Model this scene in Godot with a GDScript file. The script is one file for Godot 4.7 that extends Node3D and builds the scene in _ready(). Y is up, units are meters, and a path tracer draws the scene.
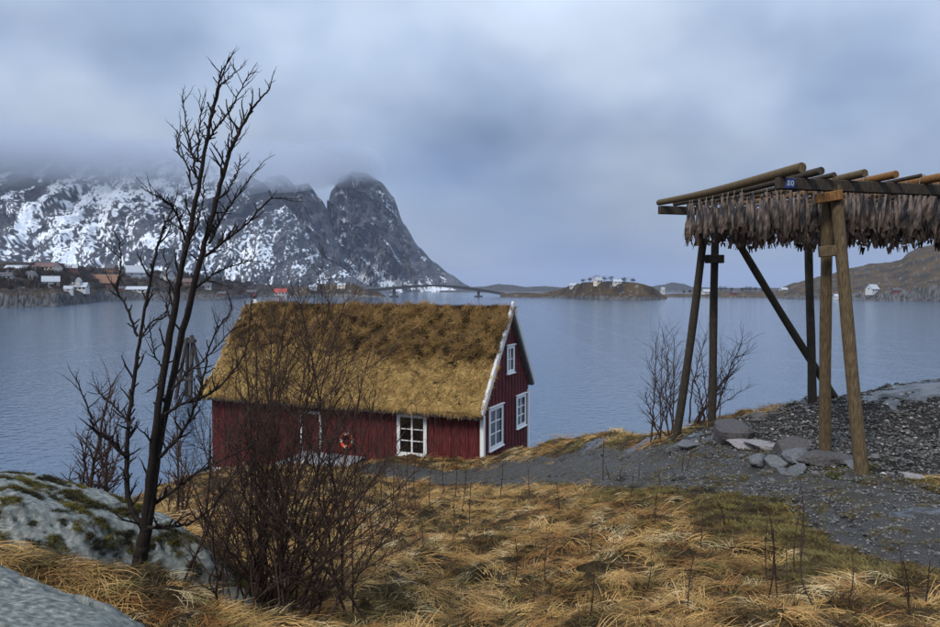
extends Node3D

# The photograph is 940 x 627 pixels. W() turns a pixel and a forward distance into a point.
const F := 740.0
const HOR := 289.0
const EYE := 9.0
var tilt := atan((313.5 - HOR) / F)
var cam: Camera3D
var rng := RandomNumberGenerator.new()
var used := {}
var M := {}

func W(px: float, py: float, d: float) -> Vector3:
	var x := (px - 470.0) / F
	var y := -(py - 313.5) / F
	var c := cos(tilt)
	var s := sin(tilt)
	var dir := Vector3(x, y * c - s, -y * s - c)
	return Vector3(0, EYE, 0) + dir * (d / -dir.z)

# ---------- small mesh builder ----------
class MB:
	var v := PackedVector3Array()
	var n := PackedVector3Array()
	var c := PackedColorArray()
	var ix := PackedInt32Array()
	var col := Color(1, 1, 1)

	func vert(p: Vector3, nn: Vector3) -> int:
		v.append(p)
		n.append(nn)
		c.append(col)
		return v.size() - 1

	func tri_i(a: int, b: int, d: int) -> void:
		# front faces run clockwise: turn the triangle so that it agrees with its normals
		var g := (v[d] - v[a]).cross(v[b] - v[a])
		if g.dot(n[a] + n[b] + n[d]) >= 0.0:
			ix.append(a); ix.append(b); ix.append(d)
		else:
			ix.append(a); ix.append(d); ix.append(b)

	func tri(a: Vector3, b: Vector3, d: Vector3, out_dir := Vector3.ZERO) -> void:
		var g := (d - a).cross(b - a).normalized()
		if out_dir != Vector3.ZERO and g.dot(out_dir) < 0.0:
			g = -g
		var i := vert(a, g)
		vert(b, g)
		vert(d, g)
		tri_i(i, i + 1, i + 2)

	func quad(a: Vector3, b: Vector3, d: Vector3, e: Vector3, out_dir := Vector3.ZERO) -> void:
		var g := (d - a).cross(b - e).normalized()
		if out_dir != Vector3.ZERO and g.dot(out_dir) < 0.0:
			g = -g
		var i := vert(a, g)
		vert(b, g)
		vert(d, g)
		vert(e, g)
		tri_i(i, i + 1, i + 2)
		tri_i(i, i + 2, i + 3)

	# a box whose edges along its local z and y are chamfered by k
	func box(t: Transform3D, size: Vector3, k := 0.0) -> void:
		var h := size * 0.5
		if k <= 0.0:
			for a in 3:
				for s in [-1.0, 1.0]:
					var nn := Vector3.ZERO
					nn[a] = s
					var b := (a + 1) % 3
					var d := (a + 2) % 3
					var q := []
					for w in [[-1, -1], [1, -1], [1, 1], [-1, 1]]:
						var p := Vector3.ZERO
						p[a] = s * h[a]
						p[b] = w[0] * h[b]
						p[d] = w[1] * h[d]
						q.append(t * p)
					quad(q[0], q[1], q[2], q[3], t.basis * nn)
			return
		# eight corners, each with three points
		var P := {}
		for sx in [-1, 1]:
			for sy in [-1, 1]:
				for sz in [-1, 1]:
					for a in 3:
						var s3 := Vector3(sx, sy, sz)
						var p := s3 * (h - Vector3(k, k, k))
						p[a] = s3[a] * h[a]
						P[[sx, sy, sz, a]] = t * p
		for a in 3:
			var b := (a + 1) % 3
			var d := (a + 2) % 3
			for s in [-1, 1]:
				var q := []
				for w in [[-1, -1], [1, -1], [1, 1], [-1, 1]]:
					var key := [0, 0, 0, a]
					key[a] = s
					key[b] = w[0]
					key[d] = w[1]
					q.append(P[key])
				var nn := Vector3.ZERO
				nn[a] = s
				quad(q[0], q[1], q[2], q[3], t.basis * nn)
			for sb in [-1, 1]:
				for sd in [-1, 1]:
					var k0 := [0, 0, 0, b]
					k0[a] = -1; k0[b] = sb; k0[d] = sd
					var k1 := k0.duplicate()
					k1[a] = 1
					var k2 := k1.duplicate()
					k2[3] = d
					var k3 := k0.duplicate()
					k3[3] = d
					var nn := Vector3.ZERO
					nn[b] = sb
					nn[d] = sd
					quad(P[k0], P[k1], P[k2], P[k3], t.basis * nn)
		for sx in [-1, 1]:
			for sy in [-1, 1]:
				for sz in [-1, 1]:
					tri(P[[sx, sy, sz, 0]], P[[sx, sy, sz, 1]], P[[sx, sy, sz, 2]], t.basis * Vector3(sx, sy, sz))

	func tube(pts: PackedVector3Array, rad: PackedFloat32Array, sides: int, cap := true, rough := 0.0) -> void:
		var side := Vector3.ZERO
		var base := v.size()
		var count := pts.size()
		for i in count:
			var d := pts[mini(i + 1, count - 1)] - pts[maxi(i - 1, 0)]
			if d.length() < 1e-6:
				d = Vector3.UP
			d = d.normalized()
			if side == Vector3.ZERO:
				side = d.cross(Vector3(0.31, 0.2, 0.93))
				if side.length() < 0.05:
					side = d.cross(Vector3.RIGHT)
			side = (side - d * side.dot(d)).normalized()
			var up := d.cross(side)
			for k in sides:
				var a := TAU * k / sides
				var nn := side * cos(a) + up * sin(a)
				var r := rad[i]
				if rough > 0.0:
					r *= 1.0 + rough * sin(i * 12.9898 + k * 78.233 + base)
				vert(pts[i] + nn * r, nn)
		for i in count - 1:
			for k in sides:
				var a := base + i * sides + k
				var b := base + i * sides + (k + 1) % sides
				tri_i(a, b, b + sides)
				tri_i(a, b + sides, a + sides)
		if cap:
			for e in [0, count - 1]:
				var d2: Vector3 = (pts[0] - pts[1] if e == 0 else pts[count - 1] - pts[count - 2]).normalized()
				var m := vert(pts[e], d2)
				var first := v.size()
				for k in sides:
					vert(v[base + e * sides + k], d2)
				for k in sides:
					tri_i(m, first + k, first + (k + 1) % sides)

	func mesh() -> ArrayMesh:
		var arr := []
		arr.resize(Mesh.ARRAY_MAX)
		arr[Mesh.ARRAY_VERTEX] = v
		arr[Mesh.ARRAY_NORMAL] = n
		arr[Mesh.ARRAY_COLOR] = c
		arr[Mesh.ARRAY_INDEX] = ix
		var m := ArrayMesh.new()
		m.add_surface_from_arrays(Mesh.PRIMITIVE_TRIANGLES, arr)
		return m

func grid_mesh(pos: PackedVector3Array, cols: int, rows: int, colors := PackedColorArray()) -> ArrayMesh:
	# pos[r * cols + c]; normals point up
	var nor := PackedVector3Array()
	nor.resize(pos.size())
	for r in rows:
		for c in cols:
			var dx := pos[r * cols + mini(c + 1, cols - 1)] - pos[r * cols + maxi(c - 1, 0)]
			var dz := pos[mini(r + 1, rows - 1) * cols + c] - pos[maxi(r - 1, 0) * cols + c]
			var nn := dz.cross(dx)
			if nn.y < 0.0:
				nn = -nn
			nor[r * cols + c] = nn.normalized() if nn.length() > 1e-9 else Vector3.UP
	var ix := PackedInt32Array()
	ix.resize((cols - 1) * (rows - 1) * 6)
	var k := 0
	for r in rows - 1:
		for c in cols - 1:
			var a := r * cols + c
			var q := [a, a + 1, a + cols + 1, a + cols]
			var g := (pos[q[2]] - pos[q[0]]).cross(pos[q[1]] - pos[q[3]])
			if g.dot(nor[a]) < 0.0:
				q = [q[0], q[3], q[2], q[1]]
			ix[k] = q[0]; ix[k + 1] = q[1]; ix[k + 2] = q[2]
			ix[k + 3] = q[0]; ix[k + 4] = q[2]; ix[k + 5] = q[3]
			k += 6
	var arr := []
	arr.resize(Mesh.ARRAY_MAX)
	arr[Mesh.ARRAY_VERTEX] = pos
	arr[Mesh.ARRAY_NORMAL] = nor
	if colors.size() == pos.size():
		arr[Mesh.ARRAY_COLOR] = colors
	arr[Mesh.ARRAY_INDEX] = ix
	var m := ArrayMesh.new()
	m.add_surface_from_arrays(Mesh.PRIMITIVE_TRIANGLES, arr)
	return m

# ---------- nodes ----------
func numbered(called: String) -> String:
	var k: int = used.get(called, 0)
	used[called] = k + 1
	return called if k == 0 else "%s_%03d" % [called, k]

func tag(o: Node, label: String, category: String, group := "", kind := "") -> void:
	o.set_meta("label", label)
	o.set_meta("category", category)
	if group != "":
		o.set_meta("group", group)
	if kind != "":
		o.set_meta("kind", kind)

func thing(called: String, label: String, category: String, at := Vector3.ZERO, turn := 0.0, group := "") -> Node3D:
	var o := Node3D.new()
	o.name = numbered(called)
	add_child(o)
	o.position = at
	o.rotation.y = turn
	tag(o, label, category, group)
	return o

func part(called: String, m: Mesh, material: Material, parent: Node = self) -> MeshInstance3D:
	var o := MeshInstance3D.new()
	o.name = numbered(called) if parent == self else called
	o.mesh = m
	o.material_override = material
	parent.add_child(o, true)
	return o

func setting(called: String, m: Mesh, material: Material, label: String) -> MeshInstance3D:
	var o := part(called, m, material)
	o.set_meta("kind", "structure")
	o.set_meta("label", label)
	return o

func stuff(called: String, m: Mesh, xf: Array, cols: PackedColorArray, material: Material, label: String, category: String, parent: Node = self) -> MultiMeshInstance3D:
	var mm := MultiMesh.new()
	mm.transform_format = MultiMesh.TRANSFORM_3D
	mm.use_colors = true
	mm.mesh = m
	mm.instance_count = xf.size()
	for i in xf.size():
		mm.set_instance_transform(i, xf[i])
		mm.set_instance_color(i, cols[i])
	var o := MultiMeshInstance3D.new()
	o.name = numbered(called) if parent == self else called
	o.multimesh = mm
	o.material_override = material
	parent.add_child(o, true)
	o.set_meta("kind", "stuff")
	o.set_meta("label", label)
	if parent == self:
		o.set_meta("category", category)
	return o

# ---------- materials ----------
func lin(r: float, g: float, b: float) -> Color:
	return Color(r, g, b).linear_to_srgb()

func mat(called: String, c: Color, rough := 0.8, vertex := false, spec := 0.5) -> StandardMaterial3D:
	var m := StandardMaterial3D.new()
	m.resource_name = called
	m.albedo_color = c
	m.roughness = rough
	m.metallic_specular = spec
	m.vertex_color_use_as_albedo = vertex
	M[called] = m
	return m

func noise(seed_: int, freq: float, oct := 4, kind := FastNoiseLite.TYPE_SIMPLEX_SMOOTH) -> FastNoiseLite:
	var f := FastNoiseLite.new()
	f.seed = seed_
	f.noise_type = kind
	f.frequency = freq
	f.fractal_type = FastNoiseLite.FRACTAL_FBM if oct > 1 else FastNoiseLite.FRACTAL_NONE
	f.fractal_octaves = oct
	return f

# a seamless noise picture, its values sent through a list of [position, linear colour]
func ramp_tex(f: FastNoiseLite, size: int, stops: Array, skirt := 0.25) -> ImageTexture:
	var im := f.get_seamless_image(size, size, false, false, skirt, true)
	im.convert(Image.FORMAT_L8)
	var src := im.get_data()
	var lut := []
	for i in 256:
		var t := i / 255.0
		var c: Color = stops[0][1]
		for k in stops.size() - 1:
			if t >= stops[k][0]:
				var w: float = clampf((t - stops[k][0]) / maxf(stops[k + 1][0] - stops[k][0], 1e-5), 0.0, 1.0)
				c = stops[k][1].lerp(stops[k + 1][1], w)
		lut.append(c.linear_to_srgb())
	var out := PackedByteArray()
	out.resize(size * size * 3)
	for i in src.size():
		var c: Color = lut[src[i]]
		out[i * 3] = int(c.r * 255.0)
		out[i * 3 + 1] = int(c.g * 255.0)
		out[i * 3 + 2] = int(c.b * 255.0)
	return ImageTexture.create_from_image(Image.create_from_data(size, size, false, Image.FORMAT_RGB8, out))

func gray_tex(f: FastNoiseLite, size: int) -> ImageTexture:
	var im := f.get_seamless_image(size, size, false, false, 0.25, true)
	im.convert(Image.FORMAT_L8)
	return ImageTexture.create_from_image(im)

func triplanar(m: StandardMaterial3D, scale: float, world := true) -> void:
	m.uv1_triplanar = true
	m.uv1_world_triplanar = world
	m.uv1_scale = Vector3.ONE * scale

func relief(m: StandardMaterial3D, f: FastNoiseLite, size: int, cm: float) -> void:
	m.heightmap_enabled = true
	m.heightmap_scale = cm
	m.heightmap_texture = gray_tex(f, size)

# value of a table [[x, y], ...] at x
func tab(t: Array, x: float) -> float:
	if x <= t[0][0]:
		return t[0][1]
	for i in t.size() - 1:
		if x <= t[i + 1][0]:
			var w: float = (x - t[i][0]) / (t[i + 1][0] - t[i][0])
			w = w * w * (3.0 - 2.0 * w) * 0.5 + w * 0.5
			return lerpf(t[i][1], t[i + 1][1], w)
	return t[-1][1]

# ---------- camera, sky, light ----------
func build_light() -> void:
	cam = Camera3D.new()
	cam.name = "camera"
	cam.fov = rad_to_deg(2.0 * atan(313.5 / F))
	cam.position = Vector3(0, EYE, 0)
	cam.rotation.x = -tilt
	cam.near = 0.1
	cam.far = 30000.0
	add_child(cam)
	cam.current = true

	var env := Environment.new()
	env.background_mode = Environment.BG_SKY
	var sky := Sky.new()
	var sm := PanoramaSkyMaterial.new()
	sm.panorama = sky_picture()
	sky.sky_material = sm
	env.sky = sky
	env.tonemap_mode = Environment.TONE_MAPPER_LINEAR
	env.tonemap_exposure = 1.66
	env.fog_enabled = true
	env.fog_density = 0.000075
	env.fog_light_color = Color(0.74, 0.80, 0.93)
	env.volumetric_fog_enabled = true
	env.volumetric_fog_density = 0.0
	env.sdfgi_enabled = true
	env.ssao_enabled = true
	env.ssil_enabled = true
	var we := WorldEnvironment.new()
	we.name = "world_environment"
	we.environment = env
	add_child(we)

	var sun := DirectionalLight3D.new()
	sun.name = "sun"
	sun.light_energy = 0.5
	sun.light_color = Color(1.0, 0.96, 0.9)
	sun.light_angular_distance = 10.0
	sun.shadow_enabled = true
	add_child(sun)
	sun.look_at_from_position(Vector3(-30, 50, 32), Vector3(0, 0, -12))

const SKY_SEED := 55

func sky_picture() -> ImageTexture:
	# an overcast sky: about three times as bright overhead as at the horizon, with soft stratus
	var w := 1024
	var h := 512
	var big := noise(SKY_SEED, 1.5, 5)
	var streak := noise(11, 1.0, 5)
	var data := PackedFloat32Array()
	data.resize(w * h * 4)
	for y in h:
		var el := (0.5 - (y + 0.5) / h) * PI
		var se := sin(el)
		for x in w:
			var az := ((x + 0.5) / w - 0.5) * TAU
			var dx := sin(az)
			var dz := -cos(az)
			var up := maxf(se, 0.0)
			# clouds lie on a deck: the noise is looked up where the ray meets it
			var k := 1.0 / (up + 0.42)
			var p := Vector3(dx * k, 0.0, dz * k)
			var n1 := big.get_noise_3d(p.x, 3.0, p.z)
			var n2 := streak.get_noise_3d(p.x * 1.3, up * 6.0, p.z * 1.3)
			var lum := 0.225 + 0.36 * up + 0.50 * up * up 
			lum *= 1.06 + 0.50 * n1 * smoothstep(0.0, 0.25, up) + 0.22 * n2
			# thick cloud is greyer, thin cloud bluer
			var tint := clampf(0.5 + 0.9 * n1 + 0.7 * up, 0.0, 1.0)
			var c := Vector3(0.55, 0.775, 1.23).lerp(Vector3(0.785, 0.935, 1.15), tint) * lum
			if se < 0.0:
				c *= lerpf(1.0, 0.4, clampf(-se * 6.0, 0.0, 1.0))
			var i := (y * w + x) * 4
			data[i] = c.x
			data[i + 1] = c.y
			data[i + 2] = c.z
			data[i + 3] = 1.0
	return ImageTexture.create_from_image(Image.create_from_data(w, h, false, Image.FORMAT_RGBAF, data.to_byte_array()))

# ---------- water, mountains, far shores ----------
func build_water() -> void:
	var m := mat("sea_water", lin(0.045, 0.079, 0.130), 0.09)
	m.metallic_specular = 0.5
	var f := noise(21, 0.02, 4)
	var im := f.get_seamless_image(512, 512, false, false, 0.3, true)
	im.convert(Image.FORMAT_RGBA8)
	im.bump_map_to_normal_map(3.0)
	m.normal_enabled = true
	m.normal_texture = ImageTexture.create_from_image(im)
	m.normal_scale = 0.85
	triplanar(m, 0.09)
	var mb := MB.new()
	var rings := [0.0, 60.0, 200.0, 600.0, 2000.0, 6000.0, 14000.0]
	var seg := 48
	for i in rings.size() - 1:
		for k in seg:
			var a := TAU * k / seg
			var b := TAU * (k + 1) / seg
			var d0 := Vector3(cos(a), 0, sin(a))
			var d1 := Vector3(cos(b), 0, sin(b))
			if i == 0:
				mb.tri(Vector3.ZERO, d0 * rings[1], d1 * rings[1], Vector3.UP)
			else:
				mb.quad(d0 * rings[i], d0 * rings[i + 1], d1 * rings[i + 1], d1 * rings[i], Vector3.UP)
	setting("water", mb.mesh(), m, "grey blue fjord water with small ripples")

# A mountain whose crest follows a profile. rows run from the foot up to the crest and down behind.
func mountain(called: String, label: String, prof: Array, foot: Array, dcrest: Array, px0: float, px1: float, step: float, rows: int, style: int, seed_: int) -> void:
	var cols := int((px1 - px0) / step) + 1
	var n1 := noise(seed_, 1.0, 4)
	var n2 := noise(seed_ + 1, 1.0, 5)
	var n3 := noise(seed_ + 2, 1.0, 5)
	var n4 := noise(seed_ + 3, 1.0, 4)
	var pos := PackedVector3Array()
	var total := rows + 10
	pos.resize(cols * total)
	var snow := PackedFloat32Array()
	snow.resize(cols * total)
	for c in cols:
		var px := px0 + c * step
		var dc := tab(dcrest, px)
		var df := tab(foot, px)
		var crest := W(px, tab(prof, px), dc).y
		for r in total:
			var t := float(r) / (rows - 1)
			var d := lerpf(df, dc, t) if t <= 1.0 else dc + (t - 1.0) * 2600.0
			var hh: float
			if style == 0:    # broad snowy flank
				hh = 0.62 * t + 0.38 * pow(clampf(t, 0, 1), 2.4)
			else:             # sheer rock tower above a talus apron
				hh = 0.26 * smoothstep(0.0, 0.45, t) + 0.74 * pow(smoothstep(0.12, 1.0, t), 0.85)
			if t > 1.0:
				hh = 1.0 - (t - 1.0) * 2.2
			var x := (px - 470.0) / F * d
			var y := crest * hh
			# the fall lines of this flank run from crest to foot along the columns: s is measured across them
			var s_across := atan((px - 470.0) / F) * 1750.0
			# gullies run down the slope, slanting to the left on the flank and steeply on the towers
			var a := (s_across * 0.56 + y * 0.83) if style == 0 else (s_across * -0.30 + y * 0.95)
			var b := (s_across * 0.83 - y * 0.56) if style == 0 else (s_across * 0.95 + y * 0.30)
			var w1 := n4.get_noise_3d(s_across / 160.0, y / 160.0, 3.0) * 45.0
			var big := 1.0 - 2.6 * absf(n1.get_noise_2d((b + w1) / (190.0 if style == 0 else 120.0), a / 620.0))
			var mid := 1.0 - 2.4 * absf(n2.get_noise_2d((b + w1) / 62.0, a / 190.0))
			var fine := n3.get_noise_3d(x / 26.0, y / 26.0, d / 60.0)
			var env := smoothstep(0.0, 0.15, t) * (1.0 - (0.7 if style == 0 else 0.97) * smoothstep(0.62, 1.0, t))
			var bump := (big * 0.62 + mid * 0.3 + fine * (0.2 if style == 0 else 0.34)) * env
			var hgt := y + crest * (0.07 if style == 0 else 0.07) * bump
			var push := -bump * (dc - df) * (0.05 if style == 0 else 0.12)
			pos[r * cols + c] = Vector3(x, maxf(hgt, -6.0) - (3.0 if r == 0 else 0.0), -(d + push))
			# snow lies in the gullies and in blotches on the ledges
			var blot := n3.get_noise_2d(b / 30.0 + 50.0, a / 60.0)
			var spots := n2.get_noise_3d(b / 5.0, a / 9.0 + 40.0, 0.0)
			# a branching net of snow-filled gullies, broken up by rock faces
			var l1 := 1.0 - 7.0 * absf(n1.get_noise_2d((b + w1) / 210.0 + 3.0, a / 900.0))
			var l2 := 1.0 - 5.0 * absf(n4.get_noise_2d((b + w1 * 0.7) / 80.0 + 30.0, a / 380.0))
			var l3 := 1.0 - 4.0 * absf(n4.get_noise_2d((b + w1 * 0.4) / 26.0 + 60.0, a / 120.0))
			var face := n1.get_noise_2d(b / 260.0 + 70.0, a / 420.0)
			var ledge := 1.0 - 5.0 * absf(n1.get_noise_2d((s_across + y * 1.1) / 150.0 + 9.0, (y - s_across) / 500.0))
			var s := maxf(maxf(l1 * 0.9, l2 * 0.62), l3 * 0.42) + blot * 0.85 + spots * 1.25 - 0.98 + face * 0.9
			if style == 1:
				s = -mid * 0.35 + blot * 0.8 + spots * 1.15 + maxf(ledge, 0.0) * 0.6 - 0.74
				s += 0.95 * (1.0 - smoothstep(0.13, 0.30, t)) - 0.75 * (1.0 - smoothstep(0.0, 0.09, t))
			else:
				s += 0.50 - 0.42 * smoothstep(190, 270, px) - 0.5 * (1.0 - smoothstep(0.0, 0.10, t)) 
			snow[r * cols + c] = s
	var colr := PackedColorArray()
	colr.resize(pos.size())
	for r in total:
		for c in cols:
			var i := r * cols + c
			var t := float(r) / (rows - 1)
			var p := pos[i]
			var w := smoothstep(-0.12, 0.22, snow[i])
			var g := n2.get_noise_3d(p.x / 30.0, p.y / 60.0, 8.0) + 0.7 * n3.get_noise_3d(p.x / 8.0, p.y / 12.0, 3.0)
			var rock := Color(0.026, 0.029, 0.036).lerp(Color(0.085, 0.086, 0.092), clampf(0.42 + g * 1.1, 0, 1))
			if t < 0.10:
				rock = rock.lerp(Color(0.040, 0.034, 0.028), clampf(0.5 + g, 0, 1) * (1.0 - t / 0.10))
			colr[i] = rock.lerp(Color(0.74, 0.77, 0.82), w * (0.92 if style == 0 else 0.7))
	setting(called, grid_mesh(pos, cols, total, colr), M.mountain, label)

func build_mountains() -> void:
	mat("mountain", Color.WHITE, 0.9, true, 0.3)
	mountain("mountain", "broad snow streaked mountain flank behind the village, its top in cloud",
		[[-260, 158], [-60, 160], [20, 164], [60, 158], [105, 168], [150, 160], [215, 162], [240, 170], [262, 182], [285, 205], [330, 262], [372, 287], [400, 292]],
		[[-260, 900], [0, 1000], [120, 1080], [240, 1200], [400, 1500]], [[-260, 1900], [200, 1900], [400, 1800]], -200, 398, 0.85, 190, 0, 31)
	mountain("mountain", "pair of dark rock pinnacles dusted with snow beside the domed peak",
		[[225, 290], [250, 205], [270, 178], [285, 176], [297, 186], [308, 183], [322, 200], [338, 232], [352, 268], [366, 288], [372, 293]],
		[[225, 1750], [372, 1850]], [[225, 2250], [372, 2250]], 225, 372, 0.9, 100, 1, 47)
	mountain("mountain", "sheer domed rock peak rising into low cloud above the bridge",
		[[300, 291], [312, 262], [320, 232], [327, 211], [332, 191], [342, 178], [352, 171.5], [365, 173], [381, 182], [393, 196], [404, 224], [419, 247], [434, 262], [450, 274], [467, 285], [474, 290]],
		[[300, 1950], [474, 2150]], [[300, 2450], [474, 2400]], 300, 474, 0.8, 110, 1, 63)

func cloud_bank(called: String, at: Vector3, size: Vector3, density: float) -> void:
	var f := FogVolume.new()
	f.name = numbered(called)
	f.shape = RenderingServer.FOG_VOLUME_SHAPE_ELLIPSOID
	f.size = size
	var fm := FogMaterial.new()
	fm.albedo = Color(0.86, 0.91, 1.0)
	fm.density = density
	f.material = fm
	f.position = at
	add_child(f)
	tag(f, "low grey cloud lying over the mountain tops", "cloud", "cloud banks over the mountains", "stuff")

func build_clouds() -> void:
	# a thin sheet of ragged stratus that the crests reach into: flat shreds, so that the sky lights them through
	rng.seed = 99
	for i in 11:
		var px := -230.0 + i * 46.0 + rng.randf_range(-10, 10)
		var at := W(px, 164.0 + rng.randf_range(-10, 8), 1640.0 + rng.randf_range(-80, 80) + 200.0 * smoothstep(180, 260, px))
		cloud_bank("cloud", at, Vector3(rng.randf_range(420, 640), rng.randf_range(80, 120), rng.randf_range(500, 700)), rng.randf_range(0.0016, 0.0022))
	for q in [[292, 168, 2150, 320], [338, 164, 2270, 300], [350, 168, 2240, 190]]:
		cloud_bank("cloud", W(q[0], q[1], q[2]), Vector3(q[3], 120, 460), 0.0026)

# ---------- far shores, their houses, the bridge ----------
# A piece of far land. Columns run along px; per column: waterline y (py), crest y (py) and the distance from shore to crest.
var lands := {}

func land(key: String, called: String, label: String, water: Array, crest: Array, deep: float, px0: float, px1: float, step: float, rows: int, tones: Array, seed_: int) -> void:
	var cols := int((px1 - px0) / step) + 1
	var n1 := noise(seed_, 1.0, 4)
	var total := rows + 5
	var pos := PackedVector3Array()
	var colr := PackedColorArray()
	for r in total:
		for c in cols:
			var px := px0 + c * step
			var ds := EYE * F / (tab(water, px) - HOR)
			var t := pow(float(r) / (rows - 1), 1.5)
			var d := ds + deep * t
			var top := W(px, tab(crest, px), ds + deep).y
			var x := (px - 470.0) / F * d
			var k := n1.get_noise_2d(x / 22.0, d / 30.0)
			var k2 := n1.get_noise_2d(x / 5.0, d / 8.0)
			var y: float = top * (0.22 * smoothstep(0.0, 0.09, t) + 0.78 * smoothstep(0.02, 1.0, t))
			y += (k * 0.30 + k2 * 0.12) * clampf(top * 0.5, 0.8, 8.0) * smoothstep(0.0, 0.2, t) * (1.0 - 0.5 * smoothstep(0.8, 1.0, t))
			if t > 1.0:
				y = top * (1.0 - (t - 1.0) * 6.0)
			var stone_y := n1.get_noise_2d(x / 2.6, d / 2.2)
			y += stone_y * 1.1 * smoothstep(0.0, 0.01, t) * (1.0 - smoothstep(0.10, 0.30, t))
			if r == 0:
				y = -1.5
			pos.append(Vector3(x, y, -d))
			var w := clampf(0.5 + k * 1.3 + k2 * 0.5, 0.0, 1.0)
			var col: Color = tones[0].lerp(tones[1], w)
			var stone: Color = tones[2].lerp(tones[3], clampf(0.5 + k2 * 1.8, 0, 1))
			stone = stone.lerp(tones[3] if n1.get_noise_2d(x / 1.9 + 300.0, d / 1.7) > 0.0 else tones[2], 0.6)
			col = col.lerp(stone, clampf((1.0 if t < 0.075 + k2 * 0.03 else 0.0) + smoothstep(0.25, 0.5, k2 - k * 0.3), 0.0, 1.0))
			colr.append(col)
	setting(called, grid_mesh(pos, cols, total, colr), M.far_ground, label)
	lands[key] = [pos, cols, rows, px0, step]

# where the line of sight through a pixel meets a piece of far land (or its crest, if it passes above)
func on_land(key: String, px: float, py: float) -> Vector3:
	var L: Array = lands[key]
	var c := clampi(int(round((px - L[3]) / L[4])), 0, L[1] - 1)
	var p := Vector3.ZERO
	for r in range(2, L[2]):
		p = L[0][r * L[1] + c]
		if HOR - F * (p.y - EYE) / -p.z <= py:
			break
	return p

# A timber house far across the water: walls, gable roof, windows, door, chimney.
func far_house(called: String, label: String, px: float, py: float, key: String, wpx: float, hpx: float, turn: float, wall: Material, roof: Material, opt := {}) -> Node3D:
	var at := on_land(key, px, py)
	var s := -at.z / F
	var w := wpx * s * 0.88
	var h := hpx * s * 0.88
	var o := thing(called, label, "house", at, turn, "houses on the far shores")
	var wall_h: float = h * opt.get("wall", 0.55)
	var deep: float = w * opt.get("deep", 0.65)
	var mb := MB.new()
	var lo := -2.5
	# body with gables at both ends
	var hw := w * 0.5
	var hd := deep * 0.5
	var A := [Vector3(-hw, lo, hd), Vector3(hw, lo, hd), Vector3(hw, lo, -hd), Vector3(-hw, lo, -hd)]
	var B := []
	for p in A:
		B.append(Vector3(p.x, wall_h, p.z))
	for k in 4:
		var mid: Vector3 = (A[k] + A[(k + 1) % 4]) * 0.5
		mb.quad(A[k], A[(k + 1) % 4], B[(k + 1) % 4], B[k], Vector3(mid.x, 0, mid.z))
	mb.tri(B[1], B[2], Vector3(hw, h, 0), Vector3.RIGHT)
	mb.tri(B[0], B[3], Vector3(-hw, h, 0), Vector3.LEFT)
	part("wall", mb.mesh(), wall, o)
	mb = MB.new()
	var ov := 0.05 * w
	for sgn in [-1.0, 1.0]:
		var e := Vector3(0, wall_h - 0.10 * h, sgn * (hd + 0.10 * hd))
		var top := Vector3(0, h + 0.06 * h, 0)
		var run: Vector3 = top - e
		var t := Transform3D(Basis(Vector3.RIGHT, run.normalized().cross(Vector3.RIGHT).normalized() * 1.0, run.normalized()).orthonormalized(), (e + top) * 0.5)
		mb.box(t, Vector3(w + 2.0 * ov, 0.22, run.length()))
	part("roof", mb.mesh(), roof, o)
	var nwin: int = opt.get("win", 3)
	for k in nwin:
		mb = MB.new()
		var wx := lerpf(-hw, hw, (k + 0.5) / nwin)
		mb.box(Transform3D(Basis(), Vector3(wx, wall_h * 0.52, hd + 0.03)), Vector3(minf(1.3, w * 0.14), minf(1.5, wall_h * 0.5), 0.10))
		part("window", mb.mesh(), M.far_glass, o)
	for sgn in [-1.0, 1.0]:
		mb = MB.new()
		mb.box(Transform3D(Basis(), Vector3(sgn * (hw + 0.02), wall_h * 0.9, 0)), Vector3(0.10, minf(1.2, wall_h * 0.4), minf(1.0, deep * 0.16)))
		part("window", mb.mesh(), M.far_glass, o)
	if opt.get("chimney", true):
		mb = MB.new()
		mb.box(Transform3D(Basis(), Vector3(w * 0.12, h * 1.06, 0)), Vector3(0.7, h * 0.24, 0.7))
		part("chimney", mb.mesh(), M.far_stone, o)
	return o

# a small wind-bent tree: trunk and a crown of many small faces
func far_tree(label: String, at: Vector3, h: float, spread: float, seed_: int, group: String, material: Material) -> void:
	rng.seed = seed_
	var o := thing("tree", label, "tree", at, 0.0, group)
	var mb := MB.new()
	mb.tube(PackedVector3Array([Vector3(0, -1, 0), Vector3(0.1, h * 0.4, 0), Vector3(0.25, h * 0.75, 0.1)]), PackedFloat32Array([0.03 * h, 0.022 * h, 0.01 * h]), 5)
	for k in 5:
		var a := rng.randf() * TAU
		mb.tube(PackedVector3Array([Vector3(0.1, h * rng.randf_range(0.35, 0.6), 0), Vector3(cos(a) * spread * 0.4, h * 0.8, sin(a) * spread * 0.4)]), PackedFloat32Array([0.012 * h, 0.006 * h]), 4)
	part("trunk", mb.mesh(), M.far_bark, o)
	mb = MB.new()
	for k in 170:
		var p := Vector3(rng.randfn() * 0.30 * spread, h * clampf(0.62 + rng.randfn() * 0.19, 0.18, 1.05), rng.randfn() * 0.30 * spread)
		var q := Vector3(rng.randfn(), rng.randfn(), rng.randfn()).normalized()
		var w := q.cross(Vector3.UP).normalized() * rng.randf_range(0.2, 0.5)
		mb.col = Color.WHITE * rng.randf_range(0.6, 1.3)
		mb.tri(p, p + q * rng.randf_range(0.5, 1.2), p + w * 1.6)
	part("crown", mb.mesh(), material, o)

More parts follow.
